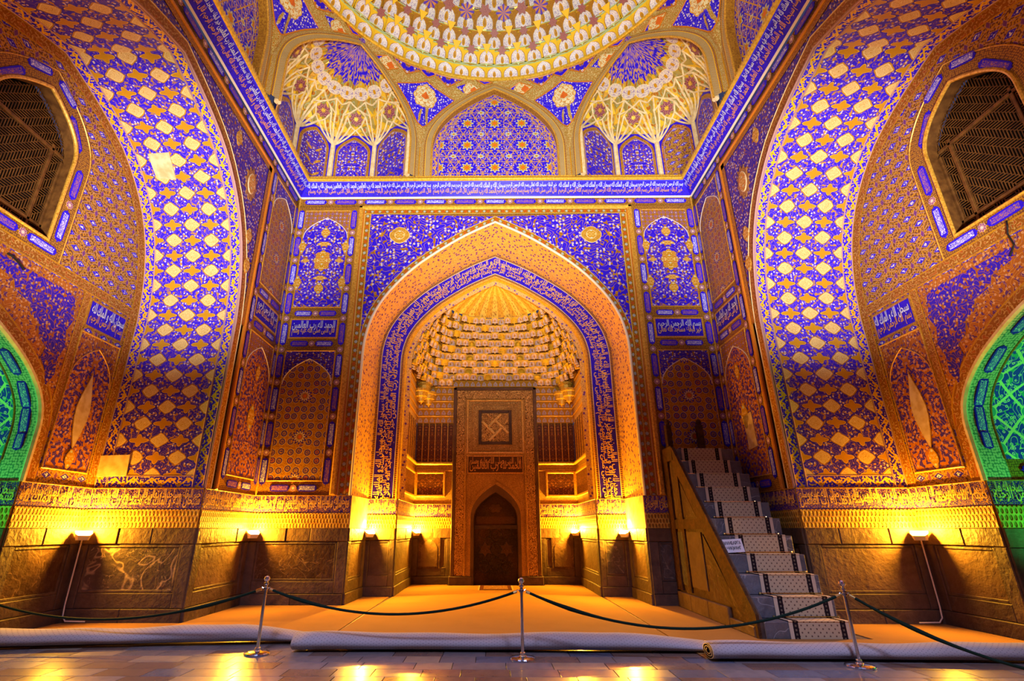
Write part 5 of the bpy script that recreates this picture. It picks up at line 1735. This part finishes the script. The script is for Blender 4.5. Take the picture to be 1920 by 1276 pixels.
for ti, (dz, h, r0, r1, n) in enumerate(tiers):
    z = ZR + dz
    for k in range(n):
        a = 2 * PI * (k + (0.5 if ti % 2 else 0.0)) / n
        if math.cos(a) < -0.12: continue
        d = Vector((math.sin(a), math.cos(a), 0)); x = Vector((math.cos(a), -math.sin(a), 0))
        up = (Vector((0, 0, h)) - d * (r0 - r1 + 0.06)).normalized(); nn = x.cross(up)
        if nn.dot(d) > 0: nn = -nn
        zig = (0.10 if k % 2 else 0.0) * (ti > 0)
        p = ctr + d * (r0 - zig * 0.8) + Vector((0, 0, z))
        w_ = 2 * PI * r0 / n
        me = CELL_D2 if ti in (0, 1) else CELL_D
        put(me, 'muqarnas_cell', ceiling, basis(p, x, up, nn, w_ * 0.98, math.hypot(h, r0 - r1) * 0.98, 0.3))
        if ti >= 1:
            # stars and kites under the ledge above the cell
            q = p + up * (h * 1.05) - d * 0.06
            nd = (Vector((0, 0, -1)) - d * 0.9).normalized(); bx = nd.cross(x)
            big = ti >= 3
            if k % 2 == 0: put(STB if big else STV, 'star', ceiling, basis(q, x, bx, nd, w_ * (0.80 if big else 0.62), w_ * (0.80 if big else 0.62), 1.0))
            else: put(STV if big else KITE, 'star' if big else 'kite', ceiling, basis(q, x, bx, nd, w_ * 0.66, w_ * 0.66, 1.0))
    # scalloped ledge closing the step to the next ring
    mb = MB()
    nr = tiers[ti + 1][2] if ti + 1 < len(tiers) else r1 - 0.4
    zt = z + h * 0.97
    pts0, pts1 = [], []
    for k in range(n * 4 + 1):
        a = 2 * PI * k / (n * 4)
        if math.cos(a) < -0.2 and False: continue
        sc = 0.035 * abs(math.sin(a * n / 2))
        d = Vector((math.sin(a), math.cos(a), 0))
        pts0.append(ctr + d * (r1 + 0.30) + Vector((0, 0, zt))); pts1.append(ctr + d * (nr - 0.03 - sc) + Vector((0, 0, zt + 0.03)))
    strip(mb, pts0, pts1, 'gold'); mb.build('ledge', ceiling)
    mb = MB(); tube(mb, pts1[:-1], 0.014, 'mint', 5, True); mb.build('ledge_line', ceiling, True)

# ================================================================== the mihrab
FM = Frame((0, DM - 0.2, 0), (1, 0, 0), (0, -1, 0))
mih = thing('mihrab', (0, DM - 0.2, 0), 'carved stone mihrab with star-patterned dark pointed niche and square knot panel', 'mihrab')
for s in (-1, 1):
    mb = MB(); cbox(mb, FM, *sorted((s * 1.02, s * 1.30)), 0.26, 5.82, -0.15, 0.03, 0.01, 'carved'); mb.build('jamb_panel', mih)
    mb = MB(); cbox(mb, FM, *sorted((s * 1.30, s * 1.42)), 0.26, 6.22, -0.15, 0.06, 0.02, 'stone_warm'); mb.build('jamb_moulding', mih)
    mb = MB(); cbox(mb, FM, *sorted((s * 0.95, s * 1.02)), 0.26, 5.80, -0.15, 0.07, 0.02, 'carved_flat'); mb.build('jamb_moulding', mih)
    mb = MB(); cbox(mb, FM, *sorted((s * 0.74, s * 1.46)), 0.0, 0.26, -0.15, 0.08, 0.02, 'stone'); mb.build('plinth_stone', mih)
    mb = MB(); cbox(mb, FM, *sorted((s * 0.80, s * 0.95)), 0.26, 3.2, -0.15, 0.02, 0.008, 'carved_flat'); mb.build('inner_jamb', mih)
mb = MB(); cbox(mb, FM, -1.30, 1.30, 5.82, 6.12, -0.15, 0.03, 0.01, 'carved'); mb.build('lintel_panel', mih)
mb = MB(); cbox(mb, FM, -1.42, 1.42, 6.12, 6.22, -0.15, 0.06, 0.02, 'stone_warm'); mb.build('lintel_moulding', mih)
mb = MB(); poly(mb, FM, rect(-0.95, 0.95, 3.30, 5.80), 0.0, 'carved_fine'); mb.build('upper_field', mih)
frame_bars('field_frame', mih, FM, -0.97, 0.97, 3.96, 5.80, 0.07, 0.0, 0.05, 'gold')
frame_bars('field_frame', mih, FM, -0.80, 0.80, 4.06, 5.64, 0.04, 0.0, 0.035, 'carved_flat')
mb = MB(); cbox(mb, FM, -0.60, 0.60, 4.22, 5.46, 0.0, 0.03, 0.01, 'carved_flat'); mb.build('knot_ground', mih)
knot = frame_bars('knot_frame', mih, FM, -0.56, 0.56, 4.26, 5.42, 0.10, 0.03, 0.07, 'stone')
mb = MB(); poly(mb, FM, rect(-0.46, 0.46, 4.36, 5.32), 0.034, 'carved'); mb.build('knot_field', knot)
for q in range(4):
    F4 = Frame(FM.P(0, 4.84, 0), Vector((math.cos(PI / 4 + q * PI / 2), 0, math.sin(PI / 4 + q * PI / 2))), (0, -1, 0), Vector((-math.sin(PI / 4 + q * PI / 2), 0, math.cos(PI / 4 + q * PI / 2))))
    mb = MB(); cbox(mb, F4, -0.17, 0.46, 0.125, 0.215, 0.03, 0.075, 0.012, 'gold'); mb.build('knot_bar', knot)
mb = MB(); cbox(mb, FM, -0.97, 0.97, 3.88, 3.96, 0.0, 0.05, 0.015, 'carved_flat'); mb.build('rail', mih)
mb = MB(); poly(mb, FM, rect(-0.90, 0.90, 3.36, 3.88), 0.012, 'niche_star'); mb.build('lettered_panel', mih)
mb = MB(); inscription(mb, FM, -0.86, 0.86, 3.38, 3.86, 0.03, 'letter_gold', 77); mb.build('lettering', mih)
frame_bars('panel_frame', mih, FM, -0.93, 0.93, 3.32, 3.91, 0.04, 0.0, 0.045, 'gold')
for s in (-1, 1):
    h = half(arch(0.80, 1.95, 2.98), s)
    mb = MB(); poly(mb, FM, h + [(0, 3.30), (s * 0.95, 3.30), (s * 0.95, 1.95)], 0.004, 'carved_flat'); mb.build('spandrel', mih)
def mstrip(name, a, b, c0, c1, m):
    mb = MB(); strip(mb, [FM.P(x, z, c0) for x, z in a], [FM.P(x, z, c1) for x, z in b], m); mb.build(name, mih)
mstrip('arch_moulding', arch(0.90, 1.95, 3.10, z0=0.26), arch(0.80, 1.95, 2.98, z0=0.26), 0.03, 0.05, 'carved_flat')
mstrip('arch_moulding', arch(0.80, 1.95, 2.98, z0=0.26), arch(0.70, 1.90, 2.74, z0=0.0), 0.05, 0.0, 'stone_warm')
mstrip('niche_reveal', arch(0.70, 1.90, 2.74, z0=0.0), arch(0.68, 1.90, 2.72, z0=0.0), 0.0, -0.17, 'stone')
FNI = Frame((0, DM - 0.02, 0), (1, 0, 0), (0, -1, 0))
mb = MB(); poly(mb, FNI, arch(0.69, 1.90, 2.73, z0=0.0), 0.0, 'niche_dark'); nback = mb.build('niche_back', mih)
mb = MB(); cbox(mb, FNI, -0.69, 0.69, 1.62, 1.74, 0.0, 0.035, 0.01, 'stone'); mb.build('niche_ledge', mih)
mb = MB(); poly(mb, FNI, rect(-0.62, 0.62, 1.78, 2.0), 0.006, 'niche_star'); mb.build('niche_panel', mih)
for x in (-0.34, 0.34):
    put(plate_mesh('star', polar(6, 0.24, 0.135, PI / 6), 0.014, 'niche_star', 'stone_dark', 0.06), 'star', nback, FNI.mat(x, 1.02, 0.0))
for (x, z) in ((0, 1.02), (0, 0.62), (0, 1.42), (-0.34, 0.52), (0.34, 0.52), (-0.34, 1.5), (0.34, 1.5)):
    mb = MB(); tube(mb, [FNI.P(x + 0.19 * math.cos(PI / 3 * i + PI / 6), z + 0.19 * math.sin(PI / 3 * i + PI / 6), 0.004) for i in range(6)], 0.009, 'stone_dark', 4, True); mb.build('strapwork', nback)
put(plate_mesh('palmette', lobed(0.22, 0.14, 3, 0.3), 0.012, 'niche_star', 'stone_dark'), 'palmette', nback, FNI.mat(0, 2.25, 0.0))

# ================================================================== wall lamps
def sconce(x, y, nx, ny, label, power, rot=None):
    N = Vector((nx, ny, 0)).normalized(); A = Vector((-N.y, N.x, 0))
    t = thing('wall_lamp', (x, y, 1.45), label, 'lamp', 'amber uplights in the wall corners')
    F = Frame((x, y, 0), A, N)
    mb = MB()
    top = [(-0.135, 0.02), (-0.135, 0.10), (-0.09, 0.16), (0.09, 0.16), (0.135, 0.10), (0.135, 0.02)]
    bot = [(-0.10, 0.02), (-0.10, 0.07), (-0.07, 0.11), (0.07, 0.11), (0.10, 0.07), (0.10, 0.02)]
    n = len(top)
    zt = lambda c_: 1.60 - 0.60 * c_
    g = lambda q_: (q_[0] * 0.88, 0.09 + (q_[1] - 0.09) * 0.84)
    for i in range(n):
        k = (i + 1) % n
        a, b, c, d = top[i], top[k], bot[k], bot[i]
        mb.face([F.P(a[0], zt(a[1]), a[1]), F.P(b[0], zt(b[1]), b[1]), F.P(c[0], 1.42, c[1]), F.P(d[0], 1.42, d[1])], 'plaster')
        ai, bi = g(a), g(b)
        mb.face([F.P(a[0], zt(a[1]), a[1]), F.P(b[0], zt(b[1]), b[1]), F.P(bi[0], zt(bi[1]), bi[1]), F.P(ai[0], zt(ai[1]), ai[1])], 'plaster')
        mb.face([F.P(ai[0], zt(ai[1]), ai[1]), F.P(bi[0], zt(bi[1]), bi[1]), F.P(bi[0], zt(bi[1]) - 0.03, bi[1]), F.P(ai[0], zt(ai[1]) - 0.03, ai[1])], 'plaster')
    mb.face([F.P(q_[0], 1.42, q_[1]) for q_ in bot], 'plaster')
    mb.build('housing', t)
    mb = MB(); mb.face([F.P(*(lambda e: (e[0], zt(e[1]) - 0.012, e[1]))(g(q_))) for q_ in top], 'lamp_glow'); mb.build('lamp_glass', t)
    mb = MB(); cbox(mb, F, -0.05, 0.05, 1.44, 1.54, -0.06, 0.03, 0.005, 'black'); mb.build('bracket', t)
    l = lamp('amber_light', 'POINT', F.P(0, 1.63, 0.115), power, (1.0, 0.455, 0.022), shadow_soft_size=0.05)
    return t
PW = 600
sconce(-7.93, 10.28, 1, -1, 'amber wall lamp under the green-lit arch beside the veined marble slab', PW)
sconce(-5.72, 12.60, 1, -1, 'amber wall lamp in the corner above the stanchion nearest the veined marble slab', PW)
sconce(-3.36, 14.17, 1, -1, 'amber wall lamp on the outer step of the mihrab bay, opposite side from the stairs', PW * 1.5)
sconce(-2.56, 17.17, 1, -1, 'amber wall lamp inside the mihrab niche, opposite side from the stairs', PW * 1.5)
sconce(2.56, 17.17, -1, -1, 'amber wall lamp inside the mihrab niche, on the staircase side', PW * 1.5)
sconce(3.36, 14.17, -1, -1, 'amber wall lamp on the outer step of the mihrab bay, on the staircase side', PW * 1.5)
sconce(7.93, 10.28, -1, -1, 'amber wall lamp in the recess beyond the carpeted staircase', PW)
for s, lab in ((-1, 'thin grey cable running down the corner beside the veined marble slab'), (1, 'thin grey cable running down the corner beyond the carpeted staircase')):
    mb = MB(); tube(mb, [(s * 7.99, 10.37, 1.46), (s * 7.985, 10.36, 0.9), (s * 7.98, 10.35, 0.3), (s * 7.95, 10.33, 0.12), (s * 7.84, 10.27, 0.06), (s * 7.5, 10.3, 0.05)], 0.012, 'plaster', 6)
    tag(mb.build('cable', None, True), lab, 'cable')
GR = Frame((8.1, YC, 0), (0, 1, 0), (-1, 0, 0))
mb = MB(); tube(mb, [GR.P(0.02, 6.22, 0.02), GR.P(0.0, 6.12, 0.06), GR.P(0.05, 6.0, 0.05), GR.P(0.04, 5.8, 0.03), GR.P(0.16, 5.66, 0.03)], 0.012, 'black', 6)
tag(mb.build('wire', None, True), 'short black wire hanging on tiles below the lattice window, staircase side', 'wire')
mb = MB(); tube(mb, [(-8.07, YC + 0.28, 5.86), (-8.04, YC + 0.36, 5.84), (-8.05, YC + 0.5, 5.80), (-8.06, YC + 0.62, 5.74)], 0.018, 'black', 6)
tag(mb.build('wire', None, True), 'short black wire on tiles above the green-lit arch, veined marble side', 'wire')

# ================================================================== minbar staircase
X0, X1, Y0S, RUN, RISE, NS = 4.16, 5.52, 9.08, 0.30, 0.313, 11
minbar = thing('minbar', ((X0 + X1) / 2, 10.6, 0), 'tall stone and timber minbar staircase against the back wall', 'staircase')
for i in range(NS):
    z1 = 0.25 + RISE * i; z0 = max(0.0, z1 - RISE); y0 = Y0S + RUN * i
    y1 = y0 + RUN + 0.02 if i < NS - 1 else D - 0.04
    FS = Frame((0, y0, 0), (1, 0, 0), (0, -1, 0))
    mb = MB(); cbox(mb, FS, X0, X1, z0 + 0.001, z1, -(y1 - y0), 0.0, 0.012, 'marble_grey'); mb.build('step', minbar)
FSD = Frame((X0, 0, 0), (0, 1, 0), (-1, 0, 0))
out = [(Y0S + 0.04, 0.0), (D - 0.04, 0.0), (D - 0.04, 3.42), (12.06, 3.42), (Y0S + 0.04, 0.28)]
mb = MB(); prism(mb, FSD, out, -0.0, 0.05, 'marble_brown', 'stone'); mb.build('side_wall', minbar)
# sloping string, uprights, rails and sunk panels on the visible side
def board(pts, c0, c1, m, name): 
    mb = MB(); prism(mb, FSD, pts, c0, c1, m); mb.build(name, minbar)
board([(Y0S + 0.04, 0.0), (Y0S + 0.30, 0.0), (12.15, 3.12), (12.15, 3.44), (12.02, 3.44), (Y0S + 0.04, 0.34)], 0.05, 0.10, 'timber', 'string_board')
board(rect(12.38, D - 0.05, 0.36, 3.20), 0.05, 0.10, 'timber', 'upright')
board([(12.0, 3.12), (D - 0.05, 3.12), (D - 0.05, 3.44), (12.0, 3.44)], 0.05, 0.11, 'timber', 'top_rail')
board([(10.72, 1.62), (D - 0.05, 1.62), (D - 0.05, 1.82), (10.92, 1.82)], 0.05, 0.095, 'timber', 'cross_rail')
board(rect(11.86, 12.0, 0.36, 3.12), 0.05, 0.09, 'timber', 'upright')
board([(12.04, 1.86), (12.34, 1.86), (12.34, 3.08), (12.04, 3.08)], 0.05, 0.07, 'marble_brown', 'panel')
board([(11.12, 1.86), (11.82, 1.86), (11.82, 2.62)], 0.05, 0.07, 'marble_brown', 'panel')
board(rect(11.0, 11.80, 0.48, 1.56), 0.05, 0.075, 'stone_warm', 'panel')
board(rect(12.04, 12.34, 0.48, 1.56), 0.05, 0.075, 'stone_dark', 'panel')
board([(9.75, 0.36), (10.92, 0.36), (10.92, 1.52)], 0.05, 0.07, 'marble_brown', 'panel')
for k, (a, b) in enumerate(((9.2, 10.1), (10.1, 11.0), (11.0, 11.9), (11.9, 12.7))):
    mb = MB(); cbox(mb, FSD, a + 0.004, b - 0.004, 0.0, 0.32 if a > 9.3 else 0.16, 0.05, 0.12, 0.015, 'stone_warm'); mb.build('plinth_stone', minbar)
for x in (4.22, 5.0):
    mb = MB(); FP = Frame((x, D - 0.22, 0), (1, 0, 0), (0, -1, 0)); cbox(mb, FP, -0.07, 0.07, 3.36, 4.02, -0.07, 0.07, 0.015, 'timber')
    lathe(mb, [(0.0, 0.16), (0.05, 0.13), (0.07, 0.07), (0.045, 0.02), (0.06, 0.0)], (x, D - 0.22, 4.02), 'timber', 10); mb.build('post', minbar)
# stair carpet
rn = thing('stair_runner', (5.0, Y0S, 0), 'beige dotted stair carpet with black borders running up the minbar', 'carpet')
path = [(Y0S - 0.016, 0.0)]
for i in range(NS):
    z1 = 0.25 + RISE * i; y0 = Y0S + RUN * i - 0.016
    path += [(y0, z1 - 0.012), (y0 - 0.012, z1 + 0.006), (y0 + 0.008, z1 + 0.016)]
    if i < NS - 1: path += [(y0 + RUN - 0.012, z1 + 0.014), (y0 + RUN, z1 + 0.03)]
    else: path += [(y0 + 0.5, z1 + 0.014)]
mb = MB(); L = 0.0
def rx(y): t = (y - Y0S) / 3.3; return 4.53 - 0.24 * t, 5.48 - 0.26 * t
for (ya, za), (yb, zb) in zip(path, path[1:]):
    l = math.hypot(yb - ya, zb - za)
    (a0, a1), (b0, b1) = rx(ya), rx(yb)
    mb.face([(a0, ya, za), (a1, ya, za), (b1, yb, zb), (b0, yb, zb)], 'runner', [(L, 0), (L, 1), (L + l, 1), (L + l, 0)])
    L += l
mb.build('runner', rn)
for i in range(1, NS):
    z1 = 0.25 + RISE * (i - 1); y = Y0S + RUN * i - 0.035
    a0, a1 = rx(y)
    mb = MB(); tube(mb, [(a0 - 0.05, y, z1 + 0.03), (a1 + 0.05, y, z1 + 0.03)], 0.009, 'brass', 6); rod = mb.build('stair_rod', rn, True)
    for x in (a0 - 0.05, a1 + 0.05):
        mb = MB(); lathe(mb, [(0, -0.022), (0.018, -0.014), (0.022, 0), (0.018, 0.014), (0, 0.022)], (x, y, z1 + 0.03), 'brass', 8); mb.build('rod_end', rod, True)
# paper notice on the stairs
FG = Frame((4.185, 10.185, 1.205), Vector((1, 0.0, 0.05)), (0, -0.95, 0.3), Vector((-0.05, 0.3, 0.95)))
sg = thing('paper_sign', (4.38, 10.22, 1.19), 'white paper notice with two lines of black capitals leaning on the stairs', 'sign')
mb = MB(); prism(mb, FG, rect(0, 0.37, 0, 0.24), -0.004, 0.0, 'paper'); mb.build('sheet', sg)
mb = MB()
write(mb, 'МИНБАРГА', lambda x, y: FG.P(x, y, 0.003), 0.03, 0.34, 0.135, 0.20, 'ink')
write(mb, 'ЧИҚМАНГ', lambda x, y: FG.P(x, y, 0.003), 0.055, 0.32, 0.035, 0.11, 'ink')
mb.build('lettering', sg)

# ================================================================== barrier posts and ropes
def stanchion(x, y, label):
    t = thing('barrier_post', (x, y, 0), label, 'barrier post', 'chrome rope barrier posts')
    p = (x, y, 0)
    mb = MB(); lathe(mb, [(0, 0), (0.17, 0), (0.172, 0.012), (0.165, 0.024), (0.12, 0.034), (0.05, 0.04), (0.036, 0.05), (0.036, 0.075), (0.026, 0.085), (0.0, 0.085)], p, 'chrome', 28); mb.build('base', t, True)
    mb = MB(); lathe(mb, [(0.022, 0.08), (0.022, 0.88)], p, 'chrome', 16); mb.build('pole', t, True)
    mb = MB(); lathe(mb, [(0.022, 0.80), (0.033, 0.805), (0.033, 0.835), (0.022, 0.84)], p, 'chrome', 16)
    for s in (-1, 1):
        tube(mb, [(x + s * 0.03, y, 0.82), (x + s * 0.055, y, 0.835), (x + s * 0.07, y, 0.82), (x + s * 0.06, y, 0.80)], 0.006, 'chrome', 6)
    mb.build('collar', t, True)
    mb = MB(); lathe(mb, [(0.024, 0.865), (0.036, 0.875), (0.036, 0.89), (0.02, 0.9), (0.018, 0.91), (0.034, 0.922), (0.043, 0.945), (0.034, 0.972), (0.015, 0.984), (0, 0.987)], p, 'chrome', 18); mb.build('finial', t, True)
SP = [(-3.39, 8.05), (0.27, 7.78), (4.48, 7.42)]
stanchion(*SP[0], 'chrome barrier post in front of the first carpet roll, farthest from the stairs')
stanchion(*SP[1], 'chrome barrier post in front of the mihrab, middle of the three')
stanchion(*SP[2], 'chrome barrier post beside the foot of the carpeted stairs')
def rope(p, q, sag, label):
    p, q = Vector(p), Vector(q)
    t = thing('barrier_rope', (p + q) / 2 - Vector((0, 0, sag + 0.05)), label, 'rope', 'dark green barrier ropes')
    n = 28; pts = []
    for i in range(n + 1):
        u = i / n; w = p.lerp(q, u); w.z -= sag * 4 * u * (1 - u); pts.append(w)
    mb = MB(); tube(mb, pts, [0.017 + (0.010 * max(0, 1 - abs(i - 4) / 3)) for i in range(n + 1)], 'rope_green', 8); mb.build('cord', t, True)
    for a, b in ((pts[0], pts[1]), (pts[-1], pts[-2])):
        mb = MB(); tube(mb, [a, a.lerp(b, 0.35)], 0.021, 'brass', 8); mb.build('end_cap', t, True)
def hk(i, s): return (SP[i][0] + s * 0.065, SP[i][1], 0.81)
rope(hk(0, -1), (-9.0, 8.70, 0.95), 0.50, 'dark green rope sagging in front of the veined marble slab')
rope(hk(0, 1), hk(1, -1), 0.30, 'dark green rope hanging before the prayer rug, clipped to the middle post')
rope(hk(1, 1), hk(2, -1), 0.42, 'dark green rope hanging before the staircase foot')
rope(hk(2, 1), (8.0, 4.9, 0.86), 0.72, 'dark green rope hanging beyond the staircase foot post')

# ================================================================== carpets and their rolled edges
def carpet(label, sheet, p, q, rx_, rz_, turns, end_l, end_r):
    t = thing('carpet', ((p[0] + q[0]) / 2, (p[1] + q[1]) / 2, 0), label, 'carpet', 'carpets rolled back before the mihrab')
    mb = MB(); prism(mb, FW, sheet, 0.0, 0.014, 'carpet'); mb.build('sheet', t)
    # spiral roll
    mb = MB()
    nst = 26 * turns; m = 24
    P0, Q0 = Vector((*p, 0)), Vector((*q, 0)); ax = (Q0 - P0); L = ax.length; ax.normalize(); side_ = Vector((-ax.y, ax.x, 0))
    def sp(k, th, w):
        a = PI * 0.35 + 2 * PI * k / 26.0
        f = 1 - 0.75 * k / nst - th
        x = rx_ * f * math.cos(a); z = rz_ * f * math.sin(a)
        wob = 1 + 0.07 * math.sin(w * 9 + 1) + 0.04 * math.sin(w * 23)
        taper = end_l + (1 - end_l) * min(1, w * 9) if w < 0.5 else end_r + (1 - end_r) * min(1, (1 - w) * 5)
        lift = rz_ * wob * taper
        return P0 + ax * (L * w) + side_ * (x + 0.03 * math.sin(w * 5)) + Vector((0, 0, 0.014 * 0 + lift + z * wob * taper))
    for j in range(m):
        w0, w1 = j / m, (j + 1) / m
        for k in range(nst if j in (0, m - 1) else 30):
            mb.face([sp(k, 0, w0), sp(k, 0, w1), sp(k + 1, 0, w1), sp(k + 1, 0, w0)], 'carpet_back', [(w0 * L, k * 0.05), (w1 * L, k * 0.05), (w1 * L, k * 0.05 + 0.05), (w0 * L, k * 0.05 + 0.05)])
    for w in (0.0, 1.0):
        for k in range(nst):
            mb.face([sp(k, 0, w), sp(k + 1, 0, w), sp(k + 1, 0.07, w), sp(k, 0.07, w)], 'plaster')
    mb.build('rolled_edge', t, True, True)
    return t
carpet('carpet with rolled edge in front of the veined marble slab', [(-8.02, 8.35), (-3.1, 9.1), (-2.74, 9.1), (-2.74, D2 - 0.06), (-3.40, D2 - 0.06), (-3.46, D - 0.06), (-5.80, D - 0.06), (-5.80, YJ - 0.06), (-8.02, YJ - 0.06)], (-8.0, 8.30), (-2.98, 8.98), 0.30, 0.115, 2, 1.0, 0.45)
carpet('carpet with rolled edge in front of the mihrab, behind the middle post', [(-2.72, 8.4), (2.68, 8.4), (2.64, D2 + 0.0), (2.60, DM - 0.07), (1.50, DM - 0.07), (1.50, DM - 0.32), (-1.50, DM - 0.32), (-1.50, DM - 0.07), (-2.60, DM - 0.07), (-2.66, D2)], (-2.95, 8.32), (2.92, 8.34), 0.26, 0.105, 4, 1.0, 0.6)
carpet('carpet with rolled edge at the foot of the stairs', [(2.70, 7.8), (8.02, 7.8), (8.02, YJ - 0.06), (5.80, YJ - 0.06), (5.80, Y0S - 0.03), (X0 - 0.14, Y0S - 0.03), (X0 - 0.14, D - 0.06), (3.46, D - 0.06), (3.40, D2 - 0.06), (2.70, D2 - 0.06)], (2.74, 7.80), (8.0, 7.72), 0.22, 0.10, 3, 1.0, 1.0)
rg = thing('prayer_rug', (-0.02, 16.4, 0.014), 'small dark red fringed prayer rug before the mihrab niche', 'rug')
mb = MB(); prism(mb, FW, rect(-0.48, 0.44, 15.75, 17.0), 0.014, 0.022, 'rug_border'); mb.build('border', rg)
mb = MB(); prism(mb, FW, rect(-0.37, 0.33, 15.88, 16.88), 0.022, 0.025, 'rug'); mb.build('field', rg)
mb = MB()
for i in range(46):
    y = 15.76 + i * 0.027
    for x, d in ((-0.48, -1), (0.44, 1)):
        mb.face([(x, y, 0.018), (x + d * 0.05, y + 0.004, 0.016), (x + d * 0.05, y + 0.012, 0.016), (x, y + 0.016, 0.018)], 'cream')
tag(mb.build('fringe', rg), kind='stuff')
